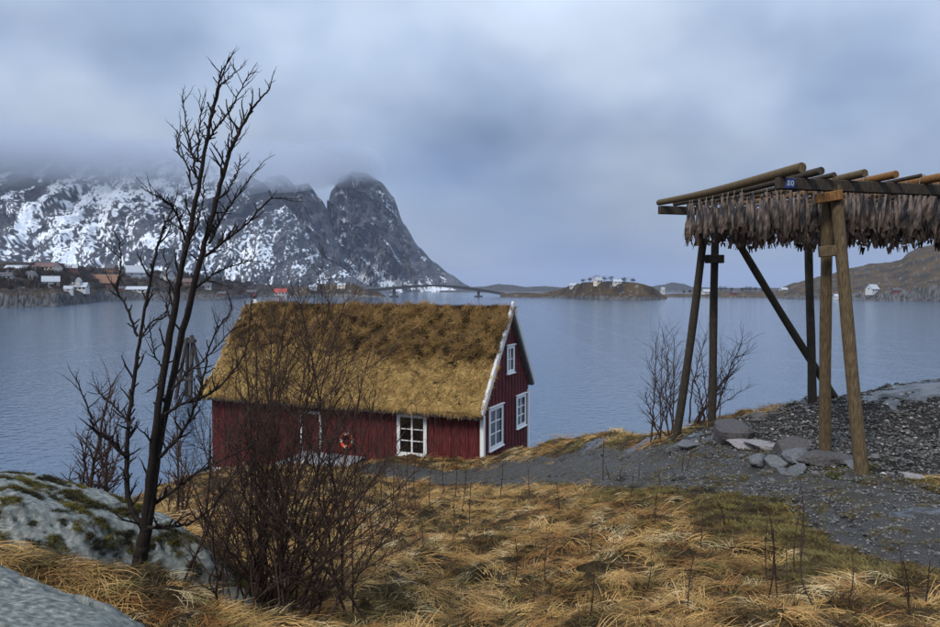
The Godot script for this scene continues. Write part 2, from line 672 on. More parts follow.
func build_shores() -> void:
	mat("far_ground", Color.WHITE, 0.95, true, 0.2)
	var white := mat("far_white", lin(0.46, 0.47, 0.48), 0.7)
	var cream := mat("far_cream", lin(0.58, 0.50, 0.44), 0.7)
	var red := mat("far_red", lin(0.30, 0.045, 0.03), 0.7)
	var barn_red := mat("far_barn_red", lin(0.13, 0.035, 0.03), 0.75)
	var orange := mat("far_orange", lin(0.145, 0.072, 0.038), 0.8)
	var snowy := mat("far_snowy_roof", lin(0.34, 0.36, 0.40), 0.9)
	var dark_roof := mat("far_dark_roof", lin(0.06, 0.06, 0.068), 0.8)
	var brown_roof := mat("far_brown_roof", lin(0.10, 0.05, 0.042), 0.8)
	var grey := mat("far_grey", lin(0.33, 0.36, 0.40), 0.8)
	mat("far_glass", lin(0.02, 0.025, 0.03), 0.15)
	mat("far_stone", lin(0.22, 0.21, 0.20), 0.9)
	mat("far_bark", lin(0.035, 0.028, 0.024), 0.95)
	var dark_leaf := mat("far_needles", lin(0.020, 0.024, 0.018), 0.9, true)
	var grass := [Color(0.060, 0.040, 0.020), Color(0.030, 0.024, 0.018), Color(0.055, 0.052, 0.050), Color(0.16, 0.155, 0.15)]

	land("village", "hillside", "brown village hillside with a stone embankment along the water",
		[[-120, 312], [0, 308], [55, 306.5], [88, 303], [104, 301], [140, 300], [190, 300], [225, 300], [262, 297], [400, 296]],
		[[-120, 250], [0, 262], [30, 263], [60, 264], [95, 268], [150, 272], [200, 277], [240, 284], [300, 286], [340, 288], [372, 290], [386, 295]],
		230.0, -120, 386, 0.8, 40, [Color(0.050, 0.034, 0.020), Color(0.022, 0.019, 0.016), Color(0.020, 0.020, 0.021), Color(0.095, 0.092, 0.092)], 71)
	land("spit", "headland", "low rocky spit with scrub at the left end of the bridge",
		[[290, 297.5], [330, 297], [386, 297.2]], [[288, 293], [300, 287], [330, 283], [350, 282.5], [362, 287], [376, 292], [388, 297]],
		26.0, 290, 387, 0.5, 20, grass, 73)
	land("islet", "island", "rocky brown islet crowned with trees in front of the far shore",
		[[500, 297.5], [560, 298], [600, 299.5], [640, 300], [664, 299.6]], [[498, 293.6], [520, 292.6], [540, 293.0], [556, 290.5], [570, 286], [582, 283], [600, 281.5], [620, 281.5], [640, 283], [650, 286], [656, 289], [662, 294], [668, 298]],
		34.0, 500, 667, 0.5, 26, [Color(0.065, 0.042, 0.018), Color(0.028, 0.023, 0.017), Color(0.035, 0.034, 0.035), Color(0.12, 0.115, 0.11)], 79)
	land("far", "hill", "low hazy hills on the far side of the sound",
		[[440, 292.4], [1100, 292.6]], [[440, 289], [485, 286.5], [498, 284], [512, 285], [525, 287], [545, 286], [560, 287.5], [640, 288], [662, 285], [672, 282.5], [684, 284], [692, 287], [720, 288], [1100, 287]],
		500.0, 440, 1100, 1.0, 16, [Color(0.05, 0.045, 0.04), Color(0.04, 0.038, 0.035), Color(0.05, 0.05, 0.05), Color(0.10, 0.10, 0.10)], 83)
	land("causeway", "causeway", "low stone causeway and shore joining the islet to the right hand hill",
		[[655, 297.2], [700, 297.6], [760, 298], [830, 300]], [[655, 294.5], [690, 293], [720, 291.2], [745, 291.4], [770, 292], [800, 288], [830, 288]],
		60.0, 655, 830, 0.7, 18, [Color(0.085, 0.055, 0.028), Color(0.040, 0.032, 0.024), Color(0.030, 0.030, 0.032), Color(0.12, 0.12, 0.12)], 89)
	land("hill", "hill", "bare rocky hill with brown slopes above the right hand shore",
		[[770, 298.5], [800, 299.5], [850, 300.5], [900, 301], [960, 302], [1100, 304]], [[768, 297], [780, 288], [795, 283], [812, 278.5], [830, 274], [850, 268.5], [870, 264.5], [890, 262.5], [900, 260], [908, 252.5], [920, 247.5], [932, 245], [950, 243], [1000, 240], [1100, 236]],
		240.0, 770, 1100, 0.7, 46, [Color(0.085, 0.058, 0.030), Color(0.036, 0.032, 0.028), Color(0.024, 0.024, 0.025), Color(0.11, 0.107, 0.107)], 97)

	# houses of the village on the left shore
	far_house("cottage", "long low white house with snowy roof highest on the village slope", 18, 271, "village", 22, 6, 0.15, white, snowy, {"win": 4})
	far_house("cottage", "pink house with brown roof on the village slope behind the white cottage", 48, 271, "village", 26, 8, -0.1, cream, brown_roof, {"win": 5})
	far_house("cottage", "white two storey house above the stone embankment", 51, 288, "village", 17, 12, 0.5, white, snowy, {"wall": 0.62, "win": 2})
	var church := far_house("cottage", "white house with a pointed front dormer beside the orange roofed hall", 80, 290.5, "village", 17, 8, 0.1, white, snowy, {"wall": 0.5, "win": 4, "chimney": false})
	var mb := MB.new()
	mb.box(Transform3D(Basis(), Vector3(0, 4.2, 1.6)), Vector3(2.4, 3.4, 3.2))
	part("dormer", mb.mesh(), white, church)
	mb = MB.new()
	mb.tri(Vector3(-1.6, 5.9, 3.4), Vector3(1.6, 5.9, 3.4), Vector3(0, 8.2, 3.4), Vector3(0, 0, 1))
	mb.quad(Vector3(-1.6, 5.9, 3.4), Vector3(0, 8.2, 3.4), Vector3(0, 8.2, -0.5), Vector3(-1.6, 5.9, -0.5), Vector3(-1, 1, 0))
	mb.quad(Vector3(1.6, 5.9, 3.4), Vector3(0, 8.2, 3.4), Vector3(0, 8.2, -0.5), Vector3(1.6, 5.9, -0.5), Vector3(1, 1, 0))
	part("dormer_roof", mb.mesh(), snowy, church)
	far_house("boathouse", "small white shed at the waterside end of the embankment", 69, 291.5, "village", 9, 6, 0.3, white, snowy, {"win": 1, "chimney": false})
	far_house("hall", "broad hall with a low orange brown roof in the village", 103, 286, "village", 34, 12, 0.05, brown_roof, orange, {"wall": 0.30, "win": 5, "chimney": false})
	far_house("cottage", "grey house with snowy steep roof behind the leafless tree", 136, 279, "village", 20, 13, 0.6, grey, snowy, {"wall": 0.5, "win": 2})
	far_house("boathouse", "low white waterfront building behind the leafless tree", 138, 292, "village", 24, 6, 0.0, white, snowy, {"win": 5, "chimney": false})
	far_house("cottage", "white house with dark roof between the limbs of the leafless tree", 168, 281, "village", 14, 11, -0.5, white, dark_roof, {"win": 2})
	far_house("boathouse", "orange brown boathouse low on the shore behind the leafless tree", 184, 286, "village", 18, 7, 0.1, orange, brown_roof, {"win": 3, "chimney": false})
	far_house("boathouse", "white boathouse with bright red roof on the far waterline", 281, 295.5, "village", 14, 7, 0.05, white, red, {"wall": 0.45, "win": 2, "chimney": false})
	far_house("cottage", "small pale house on the rocky spit by the bridge", 313, 289, "spit", 9, 4, 0.2, grey, snowy, {"win": 2})
	far_house("cottage", "small cream house near the bridge end of the rocky spit", 342, 287, "spit", 9, 4, -0.2, cream, snowy, {"win": 2})
	far_house("cottage", "pale house between the trees on top of the islet", 598, 283.5, "islet", 9, 7, 0.6, cream, grey, {"win": 2})
	far_house("cottage", "low pale house right of the trees on top of the islet", 617, 284, "islet", 9, 4.5, 0.1, white, snowy, {"win": 2})
	far_house("cottage", "small grey cabin on the left shoulder of the islet", 573, 287, "islet", 7, 4, -0.3, grey, snowy, {"win": 2})
	far_house("cottage", "narrow white tower-like house at the causeway", 662.5, 295, "causeway", 4, 8, 0.2, white, snowy, {"wall": 0.8, "win": 1, "chimney": false})
	far_house("cottage", "white house at the causeway behind the leaning rack post", 706, 294, "causeway", 9, 5, 0.3, white, snowy, {"win": 2})
	far_house("cottage", "white house with steep gable below the rocky right hand hill", 872, 294, "hill", 13, 8, 0.5, white, snowy, {"wall": 0.45, "win": 3})
	far_house("boathouse", "small white boathouse at the foot of the right hand hill", 838, 299, "hill", 9, 5, 0.0, white, snowy, {"win": 1, "chimney": false})
	far_house("cottage", "small pale cabin among the rocks of the right hand hill", 783, 292, "hill", 9, 4, 0.4, grey, snowy, {"win": 2})
	# the rest of the village, smaller and further back
	far_house("shed", "small red shed low on the shore beside the orange roofed hall", 121, 291, "village", 8, 5, 0.3, barn_red, dark_roof, {"win": 1, "chimney": false})
	far_house("cottage", "ochre house with dark roof on the slope above the hall", 112, 272, "village", 13, 8, -0.3, orange, dark_roof, {"win": 3})
	far_house("cottage", "red house with grey roof among scrub above the village", 72, 274, "village", 12, 7, 0.4, barn_red, snowy, {"win": 2})
	far_house("cottage", "grey house with dark roof at the left end of the village", 6, 281, "village", 14, 8, 0.2, grey, dark_roof, {"win": 3})
	far_house("cottage", "white house with dark roof behind the two storey house", 31, 279, "village", 12, 8, -0.2, white, dark_roof, {"win": 2})
	far_house("shed", "small brown shed at the waterline under the firs", 222, 296, "village", 9, 4, 0.0, brown_roof, dark_roof, {"win": 1, "chimney": false})
	far_house("cottage", "white house with dark roof on the slope under the firs", 206, 290, "village", 11, 6, 0.3, white, dark_roof, {"win": 2})
	far_house("shed", "red boathouse with dark roof on the left shore of the spit", 252, 294.5, "village", 10, 5, 0.1, barn_red, dark_roof, {"win": 2, "chimney": false})
	far_house("shed", "small red cabin on the rocky slope right of the steep gabled house", 896, 294, "hill", 8, 5, -0.2, barn_red, dark_roof, {"win": 2})
	far_house("shed", "small grey shed beside the white boathouse under the hill", 826, 297, "hill", 7, 4, 0.2, grey, dark_roof, {"win": 1, "chimney": false})
	far_house("shed", "small red shed on the causeway between the two rows of trees", 735, 294.5, "causeway", 7, 4, 0.0, barn_red, dark_roof, {"win": 1, "chimney": false})
	# trees in rows on the causeway and the islet
	for k in 7:
		far_tree("dark wind-shaped tree standing on top of the brown islet", on_land("islet", [583, 590, 597, 604, 611, 624, 633][k], 200), [3.6, 4.2, 6.5, 5.2, 4.6, 4.0, 3.4][k], [4.0, 4.5, 6.0, 4.5, 5, 5, 4][k], 300 + k, "trees on the islet", dark_leaf)
	for k in 11:
		far_tree("small dark tree in the row along the causeway", on_land("causeway", [716, 720.5, 725, 731, 742, 746, 750, 755, 762, 684, 690][k], 200), [5.2, 5.6, 5.4, 4.0, 3.6, 5.2, 5.4, 5.0, 3.2, 3, 3][k], [5, 5, 5, 3, 3, 5, 5, 4, 3, 3, 3][k], 330 + k, "trees along the causeway", dark_leaf)
	for k in 12:
		far_tree("small dark fir on the slope at the foot of the snowy mountain", on_land("village", 196.0 + k * 5.0 + (k % 3) * 2.0, 284.5 + (k % 4) * 1.6), 7.0 + (k % 3), 4.5, 360 + k, "firs at the foot of the mountain", dark_leaf)
	# scrub that reads as a dark mass on the village slope
	var shrub := MB.new()
	rng.seed = 12
	for k in 60:
		var p := Vector3(rng.randfn() * 0.5, rng.randf_range(0.2, 1.0), rng.randfn() * 0.5)
		var q := Vector3(rng.randfn() * 0.4, 1.0, rng.randfn() * 0.4) * rng.randf_range(0.3, 0.8)
		shrub.tri(p, p + q, p + Vector3(rng.randf_range(0.08, 0.2), 0, 0.05))
	var xf := []
	var cl := PackedColorArray()
	for k in 700:
		var px := rng.randf_range(-60, 250)
		var py: float = rng.randf_range(268.0, 290.0) + smoothstep(100, 250, px) * 5.0
		var s := rng.randf_range(2.0, 4.0)
		xf.append(Transform3D(Basis().rotated(Vector3.UP, rng.randf() * TAU).scaled(Vector3(s, s * 0.8, s)), on_land("village", px, py) - Vector3(0, 0.8, 0)))
		cl.append(Color(0.04, 0.030, 0.022) * rng.randf_range(0.6, 1.5))
	stuff("scrub", shrub.mesh(), xf, cl, mat("scrub_twigs", Color.WHITE, 0.95, true, 0.2), "dark leafless scrub covering the village slope", "scrub")

func build_bridge() -> void:
	var conc := mat("bridge_concrete", lin(0.035, 0.037, 0.040), 0.85)
	var o := thing("bridge", "long low arched concrete road bridge across the sound", "bridge", W(430, 292, 840))
	var prof := [[350, 291.5], [370, 289.2], [395, 286.4], [415, 285.0], [432, 284.6], [450, 285.2], [468, 286.8], [486, 289.5], [500, 292.0], [512, 294.2]]
	var deck := MB.new()
	var rail := MB.new()
	var last := Vector3.ZERO
	for i in 41:
		var px := 350.0 + i * 4.05
		var p := W(px, tab(prof, px), 840) - o.position
		if i > 0:
			var thick := 2.0 + 1.8 * absf(sin((px - 394.0) / 84.0 * PI + PI / 2.0)) * 0.8
			var dirv := (p - last)
			var t := Transform3D(Basis(Vector3(0, 0, 1).cross(dirv.normalized()).cross(Vector3(0, 0, 1)).normalized(), Vector3(0, 1, 0), Vector3(0, 0, 1)), (p + last) * 0.5 - Vector3(0, thick * 0.5, 0))
			deck.box(t, Vector3(dirv.length() + 0.3, thick, 9.0))
			for z in [-4.4, 4.4]:
				rail.box(Transform3D(t.basis, (p + last) * 0.5 + Vector3(0, 1.15, z)), Vector3(dirv.length() + 0.2, 0.12, 0.1))
				rail.box(Transform3D(Basis(), p + Vector3(0, 0.55, z)), Vector3(0.12, 1.1, 0.1))
		last = p
	part("deck", deck.mesh(), conc, o)
	part("railing", rail.mesh(), M.far_stone, o)
	for px in [394.0, 478.5]:
		var mb := MB.new()
		var top := W(px, tab(prof, px), 840) - o.position
		var foot := Vector3(top.x, -o.position.y - 1.5, top.z)
		mb.box(Transform3D(Basis(), (top + foot) * 0.5 - Vector3(0, 1.2, 0)), Vector3(3.0, top.y - foot.y - 1.6, 6.5), 0.3)
		var pier := part("pier", mb.mesh(), conc, o)
		mb = MB.new()
		mb.box(Transform3D(Basis(), foot + Vector3(0, 1.9, 0)), Vector3(9.5, 2.4, 11.0), 0.4)
		part("footing", mb.mesh(), conc, pier)
	# a small open boat moored below the village and the mooring dolphin in the near water
	var hull := MB.new()
	var bt := thing("rowing_boat", "small white open boat moored off the far shore", "boat", Vector3(W(258, 297, 830).x, 0.0, -830.0), 0.2)
	var ring := []
	for i in 9:
		var s := -1.0 + i * 0.25
		var half := 1.1 * (1.0 - pow(absf(s), 3.0))
		ring.append([Vector3(s * 3.5, 0.9 + 0.25 * s * s, half), Vector3(s * 3.1, -0.2, half * 0.5), Vector3(s * 3.1, -0.2, -half * 0.5), Vector3(s * 3.5, 0.9 + 0.25 * s * s, -half)])
	for i in 8:
		for k in 3:
			hull.quad(ring[i][k], ring[i + 1][k], ring[i + 1][k + 1], ring[i][k + 1], Vector3(0, -0.3, 1.0 - k))
	part("hull", hull.mesh(), M.far_white, bt)
	for x in [-1.2, 1.0]:
		var seat := MB.new()
		seat.box(Transform3D(Basis(), Vector3(x, 0.6, 0)), Vector3(0.4, 0.08, 1.5))
		part("thwart", seat.mesh(), M.far_stone, bt)

	var wood := mat("wet_pile", lin(0.035, 0.030, 0.028), 0.7)
	var base := Vector3(W(188, 397, 61).x, 0, -61.0)
	var dol := thing("mooring_dolphin", "dark timber mooring dolphin standing in the water beyond the cabin", "mooring post", base)
	var tops := [[Vector3(0.1, 5.0, 0.3), Vector3(-1.0, -1.5, 0.8)], [Vector3(0.35, 4.9, -0.2), Vector3(0.5, -1.5, 1.0)], [Vector3(0.4, 5.2, 0.1), Vector3(1.5, -1.5, -0.4)], [Vector3(0.0, 5.0, -0.2), Vector3(-0.6, -1.5, -1.0)]]
	for q in tops:
		var mb := MB.new()
		mb.tube(PackedVector3Array([q[1], q[0]]), PackedFloat32Array([0.17, 0.14]), 8)
		part("pile", mb.mesh(), wood, dol)
	var mb2 := MB.new()
	mb2.box(Transform3D(Basis(), Vector3(-0.1, 1.6, 0.65)), Vector3(1.9, 0.22, 0.14), 0.02)
	part("brace", mb2.mesh(), wood, dol)
	mb2 = MB.new()
	mb2.box(Transform3D(Basis(), Vector3(0.2, 4.7, 0.0)), Vector3(0.9, 0.3, 0.75), 0.02)
	part("cap", mb2.mesh(), wood, dol)

# ---------- the near ground ----------
# Heights are known at a few spots (pixel, distance) and joined by a thin plate.
var spots := []
var plate_w := PackedFloat64Array()
var G := PackedFloat32Array()
const GX0 := -46.0
const GZ0 := -52.0
const GS := 0.5
const GC := 165
const GR := 150
var hum := noise(101, 1.0, 4)
var hum2 := noise(102, 1.0, 3)
var path_line := PackedVector2Array()
var path_half := PackedFloat32Array()
var bank := PackedVector2Array()
var slab_a := PackedVector2Array()
var slab_b := PackedVector2Array()

func spot(px: float, py: float, d: float) -> void:
	spots.append(W(px, py, d))

func kern(r2: float) -> float:
	return 0.0 if r2 < 1e-9 else 0.5 * r2 * log(r2)

func solve_plate() -> void:
	var n := spots.size()
	var m := n + 3
	var a := []
	for i in m:
		var row := PackedFloat64Array()
		row.resize(m + 1)
		a.append(row)
	for i in n:
		for j in n:
			var dx: float = spots[i].x - spots[j].x
			var dz: float = spots[i].z - spots[j].z
			a[i][j] = kern(dx * dx + dz * dz)
		a[i][i] += 0.4
		a[i][n] = 1.0; a[i][n + 1] = spots[i].x; a[i][n + 2] = spots[i].z
		a[n][i] = 1.0; a[n + 1][i] = spots[i].x; a[n + 2][i] = spots[i].z
		a[i][m] = spots[i].y
	for c in m:
		var best := c
		for r in range(c, m):
			if absf(a[r][c]) > absf(a[best][c]):
				best = r
		var tmp = a[c]
		a[c] = a[best]
		a[best] = tmp
		var pr: PackedFloat64Array = a[c]
		for r in m:
			if r == c:
				continue
			var rr: PackedFloat64Array = a[r]
			var k := rr[c] / pr[c]
			if k != 0.0:
				for q in range(c, m + 1):
					rr[q] -= k * pr[q]
				a[r] = rr
	plate_w.resize(m)
	for i in m:
		plate_w[i] = a[i][m] / a[i][i]

func prepare_ground() -> void:
	for q in [[470, 627, 6.1], [500, 600, 7.3], [500, 560, 9.2], [500, 535, 12], [500, 500, 18.5], [500, 481, 24], [500, 471, 26.5], [520, 455, 29.5], [440, 476, 28.3],
			[560, 600, 6.7], [560, 560, 8.3], [560, 520, 11], [560, 500, 13.3], [560, 480, 17], [560, 466, 20.3], [560, 457, 22.5], [560, 445, 25], [575, 438, 26],
			[620, 627, 5.4], [620, 560, 7.8], [620, 520, 9.8], [620, 500, 11.2], [620, 480, 13], [620, 466, 14.7], [620, 452, 16.6], [620, 440, 18.5], [620, 432, 20],
			[680, 627, 5.2], [680, 560, 7.2], [680, 520, 8.8], [680, 490, 10.4], [680, 470, 11.7], [680, 450, 12.9], [680, 433, 14], [740, 560, 7], [740, 510, 8.9], [740, 487, 10.1], [740, 470, 11],
			[800, 560, 6.8], [800, 520, 8.1], [800, 497, 9.0], [800, 470, 10.2], [880, 600, 5.3], [880, 540, 7], [880, 500, 8.4], [940, 627, 4.6], [940, 540, 6.9],
			[590, 436, 23.5], [606, 433, 21.5], [650, 431, 17.0], [535, 449, 28.3], [700, 430, 14], [770, 411, 13.6], [840, 397, 14], [880, 389, 14.6], [940, 387, 15.2],
			[862, 476, 9.6], [825, 447, 10.5], [900, 440, 11.5],
			[140, 572, 5], [250, 622, 5.4], [300, 560, 8], [330, 520, 14], [300, 497, 19], [230, 492, 25.5], [400, 498, 18], [400, 560, 9.5],
			[0, 492, 6], [80, 500, 6.2], [150, 522, 6.3], [220, 553, 6.1], [290, 594, 5.8], [0, 546, 4.7], [60, 562, 4.7], [0, 576, 4.1], [100, 602, 4], [0, 627, 3.4], [190, 627, 4.3], [190, 505, 15],
			[410, 457, 31], [481, 463, 30.3], [350, 472, 32.4], [300, 482, 33.5]]:
		spot(q[0], q[1], q[2])
	for p in [Vector3(0, 7.3, 5), Vector3(10, 7.4, -4), Vector3(16, 7.1, -12), Vector3(22, 6, -20), Vector3(-10, 7.2, 2), Vector3(20, 7.5, 14), Vector3(-20, 7, 14), Vector3(0, 7.5, 18), Vector3(-8, 7.1, -4),
			Vector3(12, 5.5, -21), Vector3(14, 0.5, -28), Vector3(8, -1, -30), Vector3(5.0, 0.0, -27), Vector3(3.8, 0.6, -33), Vector3(6, -2, -36), Vector3(25, -1, -34), Vector3(34, 3, -18), Vector3(34, 6, 0),
			Vector3(9.0, 3.0, -20.5), Vector3(6.6, 3.2, -18.5),
			Vector3(-6, 4.6, -11), Vector3(-10, 2.5, -16), Vector3(-8.2, 2.6, -18), Vector3(-12, -0.6, -24), Vector3(-14, 0.2, -30), Vector3(-11, 1.6, -27.5), Vector3(-18, -2, -32), Vector3(-16, 3, -10), Vector3(-26, -2, -20), Vector3(-40, -3, -30), Vector3(-42, -2, 0),
			Vector3(2.5, -0.4, -37), Vector3(-6, -1.5, -42), Vector3(-13, -1.2, -37), Vector3(0, -3, -50), Vector3(-30, -4, -50), Vector3(30, -4, -50), Vector3(-3, 0.9, -34)]:
		spots.append(p)
	solve_plate()
	var n := spots.size()
	G.resize(GC * GR)
	for r in GR:
		for c in GC:
			var x := GX0 + c * GS
			var z := GZ0 + r * GS
			var y := plate_w[n] + plate_w[n + 1] * x + plate_w[n + 2] * z
			for i in n:
				var dx: float = x - spots[i].x
				var dz: float = z - spots[i].z
				var r2 := dx * dx + dz * dz
				if r2 > 1e-9:
					y += plate_w[i] * 0.5 * r2 * log(r2)
			G[r * GC + c] = clampf(y, -5.0, 9.0)
	for q in [[940, 560, 6.6, 0.9], [900, 517, 7.8, 0.9], [840, 490, 9.1, 0.65], [780, 478, 9.9, 0.7], [730, 471, 10.9, 0.8], [680, 468, 11.9, 0.8], [622, 471, 14.1, 0.72], [562, 471, 19.0, 0.72], [500, 473, 25.9, 0.85], [440, 478, 27.9, 0.9], [370, 486, 29.3, 0.9]]:
		var p := W(q[0], q[1], q[2])
		path_line.append(Vector2(p.x, p.z))
		path_half.append(q[3])
	path_line[0] = Vector2(path_line[0].x + 0.3, path_line[0].y)
	path_line.insert(0, Vector2(6.2, -3.5)); path_half.insert(0, 1.2)
	for q in [[696, 436, 13.6], [770, 408, 14.2], [840, 394, 14.8], [940, 382, 16.2]]:
		var p := W(q[0], q[1], q[2])
		bank.append(Vector2(p.x, p.z))
	bank.append(Vector2(15, -16)); bank.append(Vector2(15, -7))
	for q in [[930, 482, 9.2], [862, 484, 9.4], [760, 472, 10.8], [700, 452, 12.2]]:
		var p := W(q[0], q[1], q[2])
		bank.append(Vector2(p.x, p.z))
	for q in [[-80, 484, 6.3], [0, 487, 6.4], [80, 494, 6.5], [150, 513, 6.6], [225, 546, 6.4], [262, 572, 6.0], [296, 598, 5.7], [262, 606, 5.3], [200, 594, 5.25], [140, 572, 5.15], [100, 566, 4.9], [40, 556, 4.75], [-80, 540, 4.7]]:
		var p := W(q[0], q[1], q[2])
		slab_a.append(Vector2(p.x, p.z))
	for q in [[-60, 574, 4.2], [0, 570, 4.3], [60, 580, 4.3], [110, 594, 4.3], [160, 613, 4.25], [215, 640, 4.0]]:
		var p := W(q[0], q[1], q[2])
		slab_b.append(Vector2(p.x, p.z))
	slab_b.append(Vector2(-0.9, -2.9)); slab_b.append(Vector2(-1.2, -1.9)); slab_b.append(Vector2(-3.4, -2.0))

func base_y(x: float, z: float) -> float:
	var fx := clampf((x - GX0) / GS, 0.0, GC - 1.001)
	var fz := clampf((z - GZ0) / GS, 0.0, GR - 1.001)
	var c := int(fx)
	var r := int(fz)
	fx -= c
	fz -= r
	var a := lerpf(G[r * GC + c], G[r * GC + c + 1], fx)
	var b := lerpf(G[(r + 1) * GC + c], G[(r + 1) * GC + c + 1], fx)
	return lerpf(a, b, fz)

# signed distance to the path's edge: negative on the path
func path_dist(x: float, z: float) -> float:
	var best := 99.0
	var p := Vector2(x, z)
	for i in path_line.size() - 1:
		var a := path_line[i]
		var ab := path_line[i + 1] - a
		var t := clampf((p - a).dot(ab) / ab.length_squared(), 0.0, 1.0)
		best = minf(best, p.distance_to(a + ab * t) - lerpf(path_half[i], path_half[i + 1], t))
	return best

func poly_dist(poly: PackedVector2Array, x: float, z: float) -> float:
	var p := Vector2(x, z)
	var best := 1e9
	for i in poly.size():
		best = minf(best, p.distance_to(Geometry2D.get_closest_point_to_segment(p, poly[i], poly[(i + 1) % poly.size()])))
	return -best if Geometry2D.is_point_in_polygon(p, poly) else best

# 0 on path and gravel, 1 in the grass
func grassy(x: float, z: float) -> float:
	var k := hum2.get_noise_2d(x * 0.9, z * 0.9) * 0.45 + hum2.get_noise_2d(x * 3.1, z * 3.1) * 0.18
	var a := smoothstep(-0.10, 0.30, path_dist(x, z) + k)
	if x > 1.5 and z < -6.0:
		a = minf(a, smoothstep(-0.15, 0.25, poly_dist(bank, x, z) + k * 0.7))
	return a

func ground_y(x: float, z: float, g := -1.0) -> float:
	if g < 0.0:
		g = grassy(x, z)
	g *= 0.25 + 0.75 * smoothstep(0.0, 2.2, path_dist(x, z))
	var h := hum.get_noise_2d(x * 0.8, z * 0.8)
	var tuss := 1.0 - absf(hum2.get_noise_2d(x * 0.62 + 7.0, z * 0.62)) * 2.4
	var k := 0.0
	if x < 1.0 and z > -8.5 and z < -1.0:
		var sd := minf(poly_dist(slab_a, x, z), poly_dist(slab_b, x, z))
		k = 1.0 - smoothstep(0.0, 0.6, sd)
		g *= 1.0 - 0.85 * k
		k *= smoothstep(0.1, -0.15, sd) * 0.22
	return base_y(x, z) - k + g * (h * 0.20 + tuss * 0.10 + (0.4 - absf(hum.get_noise_2d(x * 1.6 + 60.0, z * 1.6)) * 1.8) * 0.17) + (1.0 - g) * hum.get_noise_2d(x * 2.2, z * 2.2) * 0.05

func build_ground() -> void:
	prepare_ground()
	var soil := mat("soil", Color.WHITE, 0.95, true, 0.25)
	soil.albedo_texture = ramp_tex(noise(201, 0.03, 5), 512, [[0.0, Color(0.35, 0.35, 0.35)], [0.45, Color(0.75, 0.75, 0.75)], [0.75, Color(1, 1, 1)], [1.0, Color(1.0, 1.0, 1.0)]])
	triplanar(soil, 0.9)
	relief(soil, noise(202, 0.05, 5), 512, 5.0)
	# rows are close together near the camera and wider far away
	var xs := PackedFloat32Array()
	var zs := PackedFloat32Array()
	var x := -45.5
	while x < 36.0:
		xs.append(x)
		x += 0.14 if x > -6.0 and x < 9.0 else (0.3 if x > -16.0 and x < 16.0 else 1.0)
	var z := -51.5
	while z < 22.0:
		zs.append(z)
		z += 0.14 if z > -16.0 and z < -2.0 else (0.25 if z > -34.0 and z < 2.0 else 1.0)
	var pos := PackedVector3Array()
	var colr := PackedColorArray()
	for zz in zs:
		for xx in xs:
			var g := grassy(xx, zz)
			var y := ground_y(xx, zz, g)
			pos.append(Vector3(xx, y, zz))
			var k := hum2.get_noise_2d(xx * 2.0, zz * 2.0)
			var earth := Color(0.030, 0.020, 0.011).lerp(Color(0.085, 0.058, 0.027), clampf(0.5 + k * 1.4, 0, 1))
			var stone := Color(0.022, 0.0200, 0.0185).lerp(Color(0.046, 0.042, 0.039), clampf(0.5 + k * 1.2, 0, 1))
			var cc := stone.lerp(earth, g)
			if y < 0.9 + k:
				cc = cc.lerp(Color(0.05, 0.048, 0.046), clampf((0.9 + k - y) * 1.5, 0.0, 1.0))
			colr.append(cc)
	setting("ground", grid_mesh(pos, xs.size(), zs.size(), colr), soil, "brown grassy slope running down from the camera to the cabin")

